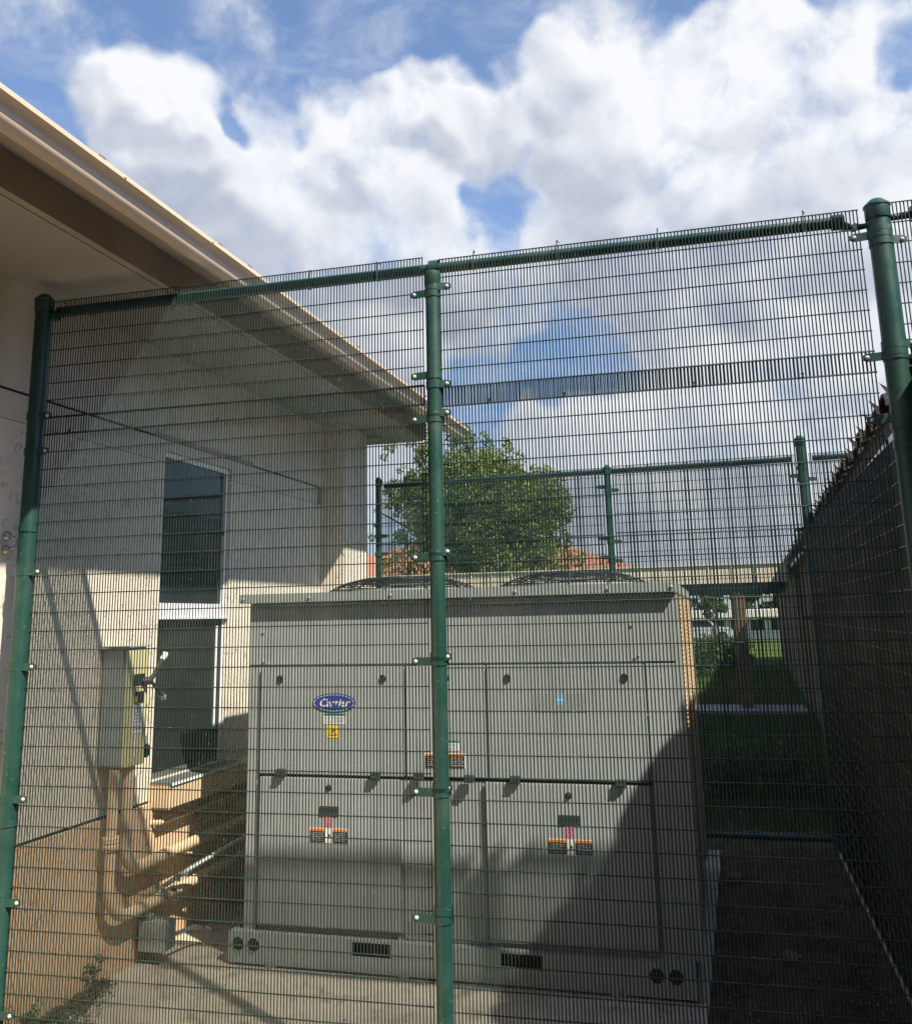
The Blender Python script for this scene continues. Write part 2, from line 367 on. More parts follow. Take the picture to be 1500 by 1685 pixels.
# window
M_dgs = plain('grey green sill', (.10, .11, .10), .7)
wf = MB(); F = .028
wf.box(WX-.10, WX-.02, W1-F, W1, Z0, Z1).box(WX-.10, WX-.02, W0, W0+F, Z0, Z1).box(WX-.10, WX-.02, W0+F, W1-F, Z1-F, Z1)
wf.box(WX-.10, WX-.015, W0+F, W1-F, 1.690, 1.772).box(WX-.0995, WX+.006, W0+.001, W1-.001, 1.683, 1.690)
win = bp(wf, 'window', M_white)
mb = MB(); mb.box(WX-.10, WX-.02, W0+F, W1-F, Z0, Z0+F); sub(mb, 'bottom_rail', M_dgs, win)
mb = MB(); mb.box(WX-.045, WX-.038, W0+F, W1-F, 1.773, Z1-F); sub(mb, 'glass_pane', M_glass, win)
mb = MB(); mb.box(WX-.036, WX-.030, W0+F, W1-F, Z0+F, 1.682); 
sub(mb, 'dark_screen', M_screen, win)
mb = MB(); mb.box(WX-.029, WX-.021, W1-F-.062, W1-F-.046, Z0+.2, 1.64); sub(mb, 'screen_mullion', M_white, win)
mb = MB(); mb.box(WX-.037, WX-.030, W0+F, W1-F, 2.20, 2.222); sub(mb, 'glazing_bar', M_dark, win)
mb = MB(); mb.box(WX-.02, WX+.13, 4.50, 6.55, .705, .832); bp(mb, 'ledge', M_pipe, bevel=.012)
mb = MB(); mb.box(WX-.018, WX+.134, 4.505, 5.30, .8335, .8385); bp(mb, 'sill_flashing', M_dgs)
mb = MB(); mb.box(WX+.1345, WX+.139, 4.50, 5.34, .826, .840); bp(mb, 'sill_edge', M_white)
# eaves
YE = 7.62
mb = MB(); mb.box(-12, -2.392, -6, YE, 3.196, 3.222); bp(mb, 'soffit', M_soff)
mb = MB(); mb.prism([(WX, 3.20), (-2.66, 3.20), (-2.66, 3.17), (WX, 3.15)], 'y', 7.20, 7.30); bp(mb, 'end_beam', M_fascia)
for yj in (2.6, 5.05, 7.4):
    pass
mb = MB(); mb.box(-2.39, -2.352, -6, YE-.02, 3.199, 3.352); bp(mb, 'inner_fascia', M_fascia)
mb = MB(); mb.prism([(-2.351, 3.357), (-2.10, 3.222), (-2.10, 3.262), (-2.351, 3.392)], 'y', -6, YE); bp(mb, 'sloped_soffit', M_fascia)
gp = [(-2.098, 3.213), (-2.062, 3.198), (-2.046, 3.207), (-2.034, 3.226), (-2.033, 3.246), (-2.030, 3.258), (-2.018, 3.269), (-2.004, 3.275), (-1.999, 3.279), (-1.999, 3.297), (-2.006, 3.301), (-2.012, 3.297), (-2.024, 3.282), (-2.098, 3.290)]
mb = MB(); mb.prism(gp, 'y', -6, 7.72); gut = bp(mb, 'gutter', M_gutter, smooth=True)
for y in (1.55, 2.72, 3.35, 4.5, 5.7, 6.9):
    mb = MB(); mb.lathe([(.006, 0), (.006, .004), (.003, .006)], (-2.000, y, 3.288), 'x', 8); sub(mb, 'gutter_screw', M_gutter, gut, smooth=True)
# roof: deck and barrel tiles at the eave
mb = MB(); mb.prism([(-2.08, 3.30), (-8.0, 6.2), (-8.0, 6.1), (-2.12, 3.265)], 'y', -6, YE+.05); roof = bp(mb, 'roof', M_tile)
tv = MB()
for k in range(5):
    tv.tube([(0, 0, 0), (-.42, 0, .206)], [.058, .05], 10) if k == 0 else None
proto = sub(tv, 'roof_tile', M_tile, roof, smooth=True)
proto.location = (-2.16, -5.8, 3.366)
for i in range(1, 46):
    y = -5.8+i*.295
    if y > YE: break
    c = proto.copy(); col.objects.link(c); c.location = (-2.16+random.uniform(-.01, .01), y, 3.366+random.uniform(-.010, .006))

# wall-mounted things on the left building ------------------------------------------------
def wcopy(mb, name, m, par, **k):
    o = mb.build(name, m, None, **k); o.parent = par; o.matrix_parent_inverse = Matrix.Translation(-Vector(par.location)); return o
bx = thing('disconnect_box', 'weathered grey electrical disconnect box, its cover tinted as if sunlit, with a side lever on the stucco wall', 'electrical box', (WX, 4.2, .98))
mb = MB(); mb.box(WX+.003, WX+.133, 4.043, 4.232, .985, 1.545); wcopy(mb, 'enclosure', M_boxside, bx, bevel=.008)
mb = MB(); mb.box(WX+.1335, WX+.140, 4.046, 4.230, .978, 1.537); 
wcopy(mb, 'cover', M_boxface, bx, bevel=.006)
mb = MB(); mb.box(WX+.01, WX+.150, 4.035, 4.240, 1.5465, 1.553); wcopy(mb, 'rain_hood', M_boxside, bx)
mb = MB(); mb.box(WX+0.1410, WX+0.1430, 4.1170, 4.2070, 1.36, 1.415); wcopy(mb, 'black_sticker', M_lblack, bx)
mb = MB(); mb.box(WX+0.1410, WX+0.1430, 4.1220, 4.2020, 1.275, 1.33); wcopy(mb, 'warning_sticker', M_lblack, bx)
mb = MB(); mb.box(WX+0.1430, WX+0.1445, 4.1220, 4.1470, 1.28, 1.31); wcopy(mb, 'yellow_mark', M_yellow, bx)
mb = MB(); mb.box(WX+0.1410, WX+0.1430, 4.1170, 4.2020, 1.13, 1.265); lb = wcopy(mb, 'instruction_label', M_lwhite, bx)
mb = MB()
for k in range(7): mb.box(WX+0.1430, WX+0.1438, 4.1240, 4.1920-.01*(k % 3), 1.245-k*.016, 1.250-k*.016)
wcopy(mb, 'print_lines', flat('print grey', (.25, .28, .35)), bx)
mb = MB(); mb.box(WX+0.1410, WX+0.1428, 4.1420, 4.1570, 1.02, 1.125); wcopy(mb, 'label_strip', M_lwhite, bx)
lev = MB(); lev.tube([(WX+0.1410, 4.1920, 1.375), (WX+0.1700, 4.2120, 1.38)], .020, 12)
lev.tube([(WX+0.1700, 4.2020, 1.37), (WX+0.1730, 4.2520, 1.42), (WX+0.1770, 4.2970, 1.475)], [.011, .012, .013], 8)
lv = wcopy(lev, 'lever', M_blackm, bx, smooth=True)
mb = MB(); mb.tube([(WX+0.1770, 4.2980, 1.476), (WX+0.1790, 4.3240, 1.508)], [.014, .015], 10); wcopy(mb, 'lever_grip', M_lwhite, bx, smooth=True)
mb = MB(); mb.tube([(WX+0.1700, 4.2220, 1.372), (WX+0.1720, 4.2720, 1.33), (WX+0.1730, 4.3120, 1.30)], [.009, .009, .011], 8); wcopy(mb, 'lever_stop', M_blackm, bx, smooth=True)
mb = MB(); mb.tube([(WX+0.1730, 4.3120, 1.30), (WX+0.1740, 4.3340, 1.284)], [.015, .016], 8); wcopy(mb, 'stop_knob', M_galv, bx, smooth=True)
mb = MB(); mb.tube([(WX+0.1050, 4.2300, 1.09), (WX+0.1150, 4.2520, 1.115), (WX+0.1150, 4.2720, 1.10), (WX+0.1150, 4.2770, 1.07)], .0045, 6); wcopy(mb, 'hasp', M_galv, bx)
pl = MB(); pl.box(WX+0.1000, WX+0.1300, 4.2520, 4.3020, 1.00, 1.065); tag(pl.build('padlock', M_rubber, bevel=.008), 'black padlock hanging from the lower corner of the disconnect box', 'padlock')
mb = MB(); mb.tube([(WX+0.1150, 4.2620, 1.062), (WX+0.1150, 4.2640, 1.095), (WX+0.1150, 4.2770, 1.105), (WX+0.1150, 4.2900, 1.095), (WX+0.1150, 4.2920, 1.062)], .004, 6)
o = mb.build('shackle', M_galv); o.parent = bpy.data.objects['padlock']
def bend(c, r, a0, a1, x, n=8):   # arc in the Y-Z plane
    return [(x, c[0]+r*math.cos(R_(a0+(a1-a0)*i/n)), c[1]+r*math.sin(R_(a0+(a1-a0)*i/n))) for i in range(n+1)]
def conduit(name, label, y, x, zlow, rad, yend, rb, coup=None):
    th_ = thing(name, label, 'conduit', (x, y, .97))
    pts = [(x, y, .974)] + [(x, q[1], q[2]) for q in bend((y+rb, zlow+rb), rb, 180, 270, x, 10)] + [(x, yend, zlow+.015)]
    mb = MB(); mb.tube(pts, rad, 14); wcopy(mb, 'pipe', M_pipe, th_, smooth=True)
    if coup:
        mb = MB(); mb.lathe([(rad+.009, -.03), (rad+.011, -.026), (rad+.011, -.006), (rad+.006, -.003), (rad+.006, .003), (rad+.011, .006), (rad+.011, .028), (rad+.007, .032)], (x, y, coup), 'z', 18); wcopy(mb, 'coupling', M_pipe, th_, smooth=True)
    for q in (y+.55, y+1.4):
        mb = MB(); mb.box(WX+.019, x+rad+.006, q-.012, q+.012, zlow-rad-.012, zlow-rad-.004); wcopy(mb, 'strap', M_pipe, th_)
    return th_
conduit('lower_conduit', 'tan painted conduit with a coupling, the lower of two sweeping along the plinth', 4.062, WX+.095, .285, .028, 6.4, .17, coup=.640)
conduit('upper_conduit', 'tan painted conduit from the disconnect box, the upper of two sweeping along the plinth', 4.172, WX+.095, .485, .029, 6.4, .13)
mb = MB(); mb.tube([(WX+.0, 4.50, .640), (WX+.06, 4.52, .640), (WX+.06, 6.4, .640)], .014, 10); tag(mb.build('small_pipe', M_pipe, smooth=True), 'thin tan pipe running just below the window ledge', 'pipe')
M_lid = plain('light grey enclosure lid', (.42, .45, .45), .45, var=.08)
jb = thing('junction_box', 'small grey junction box standing at the foot of the tan plinth', 'junction box', (WX+.1, 4.45, .05))
mb = MB(); mb.box(WX+.045, WX+.195, 4.405, 4.50, .065, .20); wcopy(mb, 'enclosure', M_boxside, jb, bevel=.006)
mb = MB(); mb.box(WX+.043, WX+.197, 4.397, 4.404, .063, .202); wcopy(mb, 'lid', M_lid, jb, bevel=.002)
mb = MB(); mb.lathe([(.02, 0), (.024, .004), (.024, .02), (.016, .026), (.016, .035)], (WX+.075, 4.44, .201), 'z', 12); wcopy(mb, 'hub', M_galv, jb, smooth=True)
fp = [(WX+.075, 4.44, .236), (WX+.085, 4.455, .29), (WX+.11, 4.50, .34), (WX+.19, 4.62, .40), (WX+.33, 4.80, .485), (WX+.47, 4.95, .56), (WX+.55, 5.02, .58)]
mb = MB(); P = [Vector(q) for q in fp]; path = []; rad = []
for i in range(len(P)-1):
    for k in range(14): path.append(P[i].lerp(P[i+1], k/14)); rad.append(.0135 if (len(path) % 2) else .0115)
mb.tube(path, rad, 8); tag(mb.build('flexible_conduit', M_galv, smooth=False), 'silver ribbed flexible conduit rising from the junction box towards the chiller', 'conduit')
mb = MB(); mb.tube([(WX+.197, 4.45, .13), (WX+.22, 4.62, .12), (WX+.24, 4.70, .09), (WX+.28, 4.80, .05)], .011, 8); tag(mb.build('flexible_tube', M_galv, smooth=True), 'short grey tube leaving the side of the junction box', 'tube')
mb = MB(); mb.tube([(WX+.17, 4.50, .33), (WX+.17, 4.50, .46)], .0045, 6).tube([(WX+.16, 4.498, .33), (WX+.18, 4.502, .325)], .008, 6); tag(mb.build('hanger_rod', M_rubber), 'thin black hanger rod between the two tan conduits', 'rod')
ah = thing('wall_anchor', 'galvanized wall anchor with a clip beside the left fence post', 'anchor', (WX, 3.30, 1.9))
for (z, s_) in ((2.045, 1), (1.985, -1)):
    mb = MB(); mb.lathe([(.020, .003), (.022, .008), (.016, .02), (.009, .026)], (WX, 3.335, z), 'x', 12); wcopy(mb, 'washer', M_galv, ah, smooth=True)
mb = MB(); mb.tube([(WX+.02, 3.335, 2.045), (WX+.045, 3.35, 2.03), (WX+.045, 3.35, 2.0), (WX+.02, 3.335, 1.985)], .006, 6); wcopy(mb, 'clip', M_galv, ah)
mb = MB(); mb.lathe([(.018, .002), (.02, .01), (.012, .018)], (WX, 3.27, 1.72), 'x', 12); tag(mb.build('wall_plug', M_lwhite, smooth=True), 'white round plug in the stucco left of the fence post', 'plug')

# ------------------------------------------------------------------ the chiller unit
U0, U1, UY, UYB = -2.412, -.203, 4.55, 6.80
un = thing('chiller', 'large grey air conditioning chiller with a blue oval badge behind the green mesh', 'chiller', (-1.3, 5.6, 0))
def up_(mb, name, m, par=None, **k):
    o = mb.build(name, m, None, **k); o.parent = par or un
    if par is None: o.matrix_parent_inverse = Matrix.Translation(-Vector(un.location))
    return o
mb = MB()
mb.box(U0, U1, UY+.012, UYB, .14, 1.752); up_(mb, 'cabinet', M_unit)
# base rail with openings (built from pieces round the holes)
FR = UY-.048
def rail_x(z0, z1, xs): 
    for a, b_ in xs: mb.box(a, b_, FR, FR+.004, z0, z1)
mb = MB(); zb, zt = .012, .148
slots = [(-1.806, -1.612), (-1.073, -.880)]
mb.box(-2.462, -1.806, FR, FR+.006, zb, zt).box(-1.612, -1.073, FR, FR+.006, zb, zt).box(-.880, -.205, FR, FR+.006, zb, zt)
for a, b_ in slots: mb.box(a, b_, FR, FR+.006, zb, .082).box(a, b_, FR, FR+.006, .144, zt)
mb.box(-2.462, -.205, FR+.0005, UY+.011, zt+.0005, zt+.006).box(-2.462, -2.456, FR+.0065, UYB, zb, zt).box(-.211, -.205, FR+.0065, UYB, zb, zt)
up_(mb, 'base_rail', M_unit2, bevel=0)
mb = MB(); mb.box(-2.44, -.23, FR+.05, FR+.06, zb, .14); up_(mb, 'rail_inside', M_dark)
for x in (-2.409, -2.327, -.374, -.291):
    mb = MB(); mb.lathe([(.031, -.0015), (.031, .001)], (x, FR, .098), 'y', 24); up_(mb, 'lifting_hole', M_dark)
    mb = MB(); mb.tube([(x+.033*math.cos(a), FR-.002, .098+.033*math.sin(a)) for a in np.linspace(0, 2*math.pi, 25)], .002, 5, False); up_(mb, 'hole_rim', M_unit2, smooth=True)
for x in (-2.235, -1.55, -.545): mb = MB(); mb.box(x-.03, x+.03, FR+.0, FR+.06, .001, .011).box(x-.012, x+.012, FR-.012, FR-.001, .0015, .035); up_(mb, 'foot', M_unit2)
# front: corner columns and panels, each a separate sheet with shadow gaps
def sheet_panel(name, x0, x1, z0, z1, yo, m=M_unit, bev=.004):
    mb = MB(); mb.box(x0, x1, yo, UY+.011, z0, z1); return up_(mb, name, m, bevel=bev)
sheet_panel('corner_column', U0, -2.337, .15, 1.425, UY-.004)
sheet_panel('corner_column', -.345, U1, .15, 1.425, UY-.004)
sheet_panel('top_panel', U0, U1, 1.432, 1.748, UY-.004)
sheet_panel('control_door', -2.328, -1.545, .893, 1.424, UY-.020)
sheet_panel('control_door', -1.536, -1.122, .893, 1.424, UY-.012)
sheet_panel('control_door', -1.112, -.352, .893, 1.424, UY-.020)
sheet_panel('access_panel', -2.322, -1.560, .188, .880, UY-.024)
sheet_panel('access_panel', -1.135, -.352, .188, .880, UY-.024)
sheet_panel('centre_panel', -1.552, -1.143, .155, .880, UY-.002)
mb = MB(); mb.box(-2.337, -.345, UY+.004, UY+.0115, .881, .892); up_(mb, 'door_gap', M_dark)
mb = MB(); mb.box(-2.333, -2.3225, UY-.012, UY+.0115, .19, 1.40); up_(mb, 'door_gasket', M_dark)
# lid
mb = MB(); mb.box(-2.457, -.178, UY-.047, UYB+.04, 1.754, 1.7575).box(-2.457, -.178, UY-.047, UY-.043, 1.757, 1.797).box(-2.457, -2.453, UY-.042, UYB+.04, 1.757, 1.797).box(-.182, -.178, UY-.042, UYB+.04, 1.757, 1.797)
mb.box(-2.453, -.182, UY-.043, UYB+.04, 1.7975, 1.801); lid = up_(mb, 'lid', M_unit2)
for x in (-2.43, -2.05, -1.6, -.95, -.5, -.2): mb = MB(); mb.lathe([(.006, -.006), (.009, -.004), (.009, 0)], (x, UY-.047, 1.775), 'y', 8); up_(mb, 'lid_screw', M_galv, lid)
# louvred right side
mb = MB(); mb.box(U1+.0, U1+.028, UY+.0, UY+.045, .15, 1.74); up_(mb, 'side_post', M_unit2)
mb = MB(); ncol = 5; yA, yB = UY+.07, UYB-.03
for c in range(ncol):
    ya = yA+(yB-yA)*c/ncol; yb = yA+(yB-yA)*(c+1)/ncol-.035
    k = 0; z = .17
    while z < 1.72:
        zz = z+(.006 if c % 2 else 0)
        mb.add([(U1+.004, ya, zz+.013), (U1+.004, yb, zz+.013), (U1+.024, yb, zz+.003), (U1+.024, ya, zz+.003), (U1+.004, ya, zz+.009), (U1+.004, yb, zz+.009), (U1+.024, yb, zz-.003), (U1+.024, ya, zz-.003)],
               [(0, 1, 2, 3), (7, 6, 5, 4), (3, 2, 6, 7), (0, 3, 7, 4), (1, 5, 6, 2)])
        z += .0225
up_(mb, 'coil_louvre', M_louv, kind='stuff')
mb = MB()
for c in range(ncol+1): ya = yA+(yB-yA)*c/ncol-.034; mb.box(U1+.001, U1+.03, ya, ya+.032, .16, 1.74)
up_(mb, 'louvre_upright', M_louv)
mb = MB(); mb.box(U1+.0005, U1+.003, UY+.05, UYB, .15, 1.74); up_(mb, 'coil', M_dark)
# fan guards
def fan(cx, cy, r):
    f_ = MB(); f_.lathe([(r*.97, 0), (r*.97, .035), (r*.93, .035), (r*.93, 0)], (cx, cy, 1.8015), 'z', 40); fg = up_(f_, 'fan_shroud', M_unit2, smooth=True)
    mb = MB(); dome = lambda q: 1.835+.075*(1-min(1, q)**3.2)
    for i in range(1, 17):
        rr = r*(1.02)*i/16
        mb.tube([(cx+rr*math.cos(a), cy+rr*math.sin(a), dome(i/16)) for a in np.linspace(0, 2*math.pi, 41)], .0026, 4, False)
    for i in (1, 2): mb.tube([(cx+r*1.03*math.cos(a), cy+r*1.03*math.sin(a), 1.835-.017*i) for a in np.linspace(0, 2*math.pi, 41)], .0026, 4, False)
    for k in range(12):
        a = 2*math.pi*k/12+.1
        mb.tube([(cx+r*q*math.cos(a), cy+r*q*math.sin(a), dome(q)+.004) for q in (.05, .3, .55, .8, .92, 1.0)]+[(cx+r*1.04*math.cos(a), cy+r*1.04*math.sin(a), 1.805)], .004, 5, False)
    o = up_(mb, 'fan_guard', M_blackm, fg)
    mb = MB(); mb.lathe([(.09, 0), (.09, .05), (.04, .06)], (cx, cy, 1.803), 'z', 16); up_(mb, 'hub', M_blackm, fg, smooth=True)
    for k in range(5):
        a = 2*math.pi*k/5; ca, sa = math.cos(a), math.sin(a); c2, s2 = math.cos(a+.55), math.sin(a+.55)
        mb = MB(); mb.add([(cx+.08*ca, cy+.08*sa, 1.83), (cx+.9*r*ca, cy+.9*r*sa, 1.825), (cx+.9*r*c2, cy+.9*r*s2, 1.81), (cx+.08*c2, cy+.08*s2, 1.81)], [(0, 1, 2, 3)])
        mb.add([(cx+.08*ca, cy+.08*sa, 1.835), (cx+.9*r*ca, cy+.9*r*sa, 1.83), (cx+.9*r*c2, cy+.9*r*s2, 1.815), (cx+.08*c2, cy+.08*s2, 1.815)], [(0, 1, 2, 3)])
        up_(mb, 'blade', M_blackm, fg)
fan(-1.885, 5.55, .45); fan(-.815, 5.55, .43)
# latches, rings, knobs, screws, handles
for x, z in ((-2.2, .905), (-1.69, .900), (-1.464, .903), (-1.211, .896), (-.985, .897), (-.487, .892)):
    mb = MB(); mb.box(x-.024, x+.024, UY-.046, UY-.021, z-.018, z+.016).box(x-.019, x+.019, UY-.056, UY-.046, z-.012, z-.002); lt = up_(mb, 'latch', plain('latch black', (.035, .045, .045), .5) if 'latch black' not in bpy.data.materials else bpy.data.materials['latch black'], bevel=.002)
for x in (-2.219, -1.652, -1.321, -1.008, -.443):
    mb = MB(); mb.tube([(x+.014*math.cos(a), UY-.024, 1.363+.016*math.sin(a)) for a in np.linspace(0, 2*math.pi, 17)], .0038, 6, False).lathe([(.006, 0), (.006, .01)], (x, UY-.030, 1.363), 'y', 8); up_(mb, 'lift_ring', M_blackm, smooth=True)
for x, z in ((-1.941, .835), (-.734, .830)):
    mb = MB(); mb.lathe([(.004, -.012), (.008, -.010), (.009, -.004), (.015, -.003), (.016, 0)], (x, UY-.0245, z), 'y', 14); up_(mb, 'quarter_turn', M_blackm, smooth=True)
for x, z in ((-1.937, .726), (-.733, .722)):
    mb = MB(); mb.box(x-.052, x+.052, UY-.030, UY-.0245, z-.022, z+.022); h_ = up_(mb, 'handle', bpy.data.materials['latch black'], bevel=.003)
    mb = MB()
    for k in range(5): mb.box(x-.043+k*.018, x-.031+k*.018, UY-.0312, UY-.0302, z-.004, z+.013)
    up_(mb, 'finger_slot', M_dark, h_)
for x, z in ((-2.33, 1.60), (-2.325, 1.45), (-2.30, 1.44), (-1.87, 1.438), (-1.12, 1.438), (-.73, 1.438), (-.39, 1.45), (-.375, 1.46), (-.375, 1.385), (-.40, 1.60), (-.345, 1.19), (-1.53, .47), (-.31, .60), (-1.13, .42), (-1.53, .165), (-1.50, .162)):
    mb = MB(); mb.lathe([(.003, -.007), (.006, -.006), (.008, -.003), (.008, 0)], (x, UY-.004 if not -1.5 < x < -1.12 else UY-.003, z), 'y', 8); up_(mb, 'screw', M_galv, smooth=True)
# printed marks
def text_mesh(body, size, m, name, loc, rot, shear=0, bold=0, par=None, extrude=.0004):
    c = bpy.data.curves.new(name, 'FONT'); c.body = body; c.size = size; c.shear = shear; c.offset = bold; c.extrude = extrude; c.align_x = 'CENTER'; c.align_y = 'CENTER'
    tmp = bpy.data.objects.new('tmp', c); col.objects.link(tmp); bpy.context.view_layer.update()
    me = bpy.data.meshes.new_from_object(tmp.evaluated_get(bpy.context.evaluated_depsgraph_get())); bpy.data.objects.remove(tmp)
    me.materials.clear(); me.materials.append(m)
    o = bpy.data.objects.new(name, me); col.objects.link(o); o.parent = par
    o.location = loc; o.rotation_euler = rot; return o
def ell(cx, cz, a, b_, y0, y1, n=48): 
    mb = MB(); mb.prism([(cx+a*math.cos(2*math.pi*k/n), cz+b_*math.sin(2*math.pi*k/n)) for k in range(n)], 'y', y0, y1); return mb
FY = UY-.0205
badge = up_(ell(-1.917, 1.244, .119, .047, FY-.002, FY), 'badge', M_blue)
mb = MB()
n = 60
for k in range(n):
    a0, a1 = 2*math.pi*k/n, 2*math.pi*(k+1)/n
    A, B_, a2, b2 = .110, .0405, .1075, .0383
    q = [(-1.917+A*math.cos(a0), FY-.0026, 1.244+B_*math.sin(a0)), (-1.917+A*math.cos(a1), FY-.0026, 1.244+B_*math.sin(a1)), (-1.917+a2*math.cos(a1), FY-.0026, 1.244+b2*math.sin(a1)), (-1.917+a2*math.cos(a0), FY-.0026, 1.244+b2*math.sin(a0))]
    mb.quad(*q)
up_(mb, 'badge_ring', M_lwhite, badge)
text_mesh('Carrier', .054, M_lwhite, 'badge_lettering', (-1.917, FY-.003, 1.243), (R_(90), 0, 0), .32, .0006, badge)
def lab(x0, x1, z0, z1, m, name, lines=0, lm=None, y=None, dark=False, par=None):
    y = FY if y is None else y
    mb = MB(); mb.box(x0, x1, y-.0012, y-.0002, z0, z1); o = up_(mb, name, m, par)
    if lines:
        mb = MB(); h = (z1-z0)/(lines+1)
        for k in range(lines):
            z = z1-h*(k+.8); x = x0+.006
            while x < x1-.01:
                l = random.uniform(.006, .02); l = min(l, x1-.006-x); mb.box(x, x+l, y-.0018, y-.0013, z-h*.28, z+h*.12); x += l+.004
        up_(mb, 'print_lines', lm, o)
    return o
M_pg = bpy.data.materials['print grey']; M_pl = flat('print light', (.42, .42, .43))
lab(-1.973, -1.853, 1.140, 1.180, M_lwhite, 'label', 5, M_pg); lab(-1.967, -1.853, 1.1805, 1.190, M_lgreen, 'label_header')
yl = lab(-1.953, -1.889, 1.074, 1.134, M_yellow, 'yellow_warning_label')
mb = MB(); zc = 1.087
for (a, b_) in (((-1.943, zc), (-1.921, zc+.035)), ((-1.921, zc+.035), (-1.899, zc)), ((-1.899, zc), (-1.943, zc)), ((-1.921, zc+.026), (-1.918, zc+.014)), ((-1.918, zc+.014), (-1.923, zc+.006))):
    mb.tube([(a[0], FY-.0018, a[1]), (b_[0], FY-.0018, b_[1])], .0011, 4)
up_(mb, 'warning_triangle', M_lblack, yl)
FC = UY-.0125
lab(-1.37, -1.262, 1.02, 1.056, M_lwhite, 'label', 5, M_pg, y=FC); lab(-1.37, -1.262, 1.0565, 1.066, M_lgreen, 'label_header', y=FC)
wl = lab(-1.440, -1.231, .938, 1.008, M_lwhite, 'warning_label', y=FC)
lab(-1.436, -1.360, .941, .994, M_lblack, 'warning_text', 5, M_pl, y=FC-.0013, par=wl); lab(-1.436, -1.360, .9945, 1.005, M_orange, 'warning_header', y=FC-.0013, par=wl)
lab(-1.312, -1.235, .941, .994, M_lblack, 'warning_text', 5, M_pl, y=FC-.0013, par=wl); lab(-1.312, -1.235, .9945, 1.005, M_orange, 'warning_header', y=FC-.0013, par=wl)
mb = MB(); mb.lathe([(.010, -.0008), (.010, 0)], (-1.336, FC-.0014, .985), 'y', 12).box(-1.345, -1.327, FC-.0022, FC-.0014, .955, .962); up_(mb, 'pictogram', M_lblack, wl)
FA = UY-.0245
for x0, zz in ((-2.044, 0), (-.838, -.006)):
    wl = lab(x0, x0+.209, .576+zz, .645+zz, M_lwhite, 'warning_label', y=FA)
    for xo in (.004, .127):
        lab(x0+xo, x0+xo+.078, .579+zz, .630+zz, M_lblack, 'warning_text', 5, M_pl, y=FA-.0013, par=wl); lab(x0+xo, x0+xo+.078, .6305+zz, .6425+zz, M_orange, 'warning_header', y=FA-.0013, par=wl)
    mb = MB(); mb.lathe([(.006, -.0008), (.006, 0)], (x0+.108, FA-.0014, .612+zz), 'y', 10).box(x0+.098, x0+.118, FA-.0022, FA-.0014, .599+zz, .604+zz); up_(mb, 'pictogram', M_lblack, wl)
    lab(x0+.078, x0+.126, .6455+zz, .702+zz, M_pink, 'pink_label', 5, flat('print maroon', (.25, .05, .10)), y=FA)
dp = up_(ell(-.755, 1.262, .021, .028, FY-.0012, FY-.0002, 24), 'drop_sticker', M_lblue)
mb = MB(); mb.box(-.772, -.738, FY-.0018, FY-.0013, 1.258, 1.262); up_(mb, 'sticker_wave', M_lwhite, dp)
mb = MB(); mb.box(-.878, -.632, FY-.0008, FY-.0001, 1.205, 1.290); up_(mb, 'sticker_residue', plain('sticker residue', (.262, .288, .285), .3))

# ------------------------------------------------------------------ wire mesh fences
PV, PH, WR = .0127, .0762, .0024
def mesh_panel(name, par, x0, x1, ztop, nrow, m=M_wire, y=0.0, hs=-1):
    """welded security mesh: close verticals, spaced horizontals. Local X along the fence."""
    mb = MB(); n = int(round((x1-x0)/PV)); zbot = ztop-PH*(nrow-1)
    xs = np.linspace(x0, x1, n+1)
    for x in xs:
        b0 = random.uniform(-.0006, .0006); b1 = random.uniform(-.0006, .0006)
        mb.tube([(x+b0, y, zbot-.002), (x+b1, y, ztop+.002)], WR, 6, True)
    for i in range(nrow):
        z = ztop-PH*i
        mb.tube([(x0-.004, y+hs*.0045, z), (x1+.004, y+hs*.0045, z)], WR, 6, True)
    return mb.build(name, m, par, smooth=True)
def clamp(par, xp, rp, xb, z, side=-1, y=0.0, arm_y=-.012, tilt=0.0, bolt=True):
    """band round a post at xp with an arm reaching xb and a domed bolt"""
    h = .015; mb = MB()
    mb.lathe([(rp+.0012, -h), (rp+.0032, -h), (rp+.0032, h), (rp+.0012, h)], (xp, y, z), 'z', 24)
    d = 1 if xb > xp else -1; xe = xb+d*.016
    x_in = xp+d*rp*.55
    ya = y-rp*.72
    n = 6; prof = []
    A = [(x_in, ya-.004, z-h), (x_in, ya-.004, z+h)]
    x1_, x2_ = xp+d*(rp+.004), xb
    pts = [(x_in, ya), (x1_, y-.017), (x2_, y-.010), (xe, y-.010)]
    for i in range(3):
        (xa, y_a), (xc, y_c) = pts[i], pts[i+1]
        hh0, hh1 = (h, h) if i < 2 else (h, h*.55)
        mb.add([(xa, y_a-.002, z-hh0), (xc, y_c-.002, z-hh1), (xc, y_c-.002, z+hh1), (xa, y_a-.002, z+hh0), (xa, y_a+.002, z-hh0), (xc, y_c+.002, z-hh1), (xc, y_c+.002, z+hh1), (xa, y_a+.002, z+hh0)],
               [(0, 1, 2, 3), (7, 6, 5, 4), (0, 4, 5, 1), (3, 2, 6, 7), (1, 5, 6, 2), (0, 3, 7, 4)])
    c = mb.build('clamp', M_green, par, smooth=True)
    if bolt:
        mb = MB(); mb.lathe([(.0015, -.0075), (.0045, -.0062), (.0072, -.003), (.0078, 0)], (xb, y-.0125, z), 'y', 14); mb.build('bolt', M_bolt, c, smooth=True)
    return c
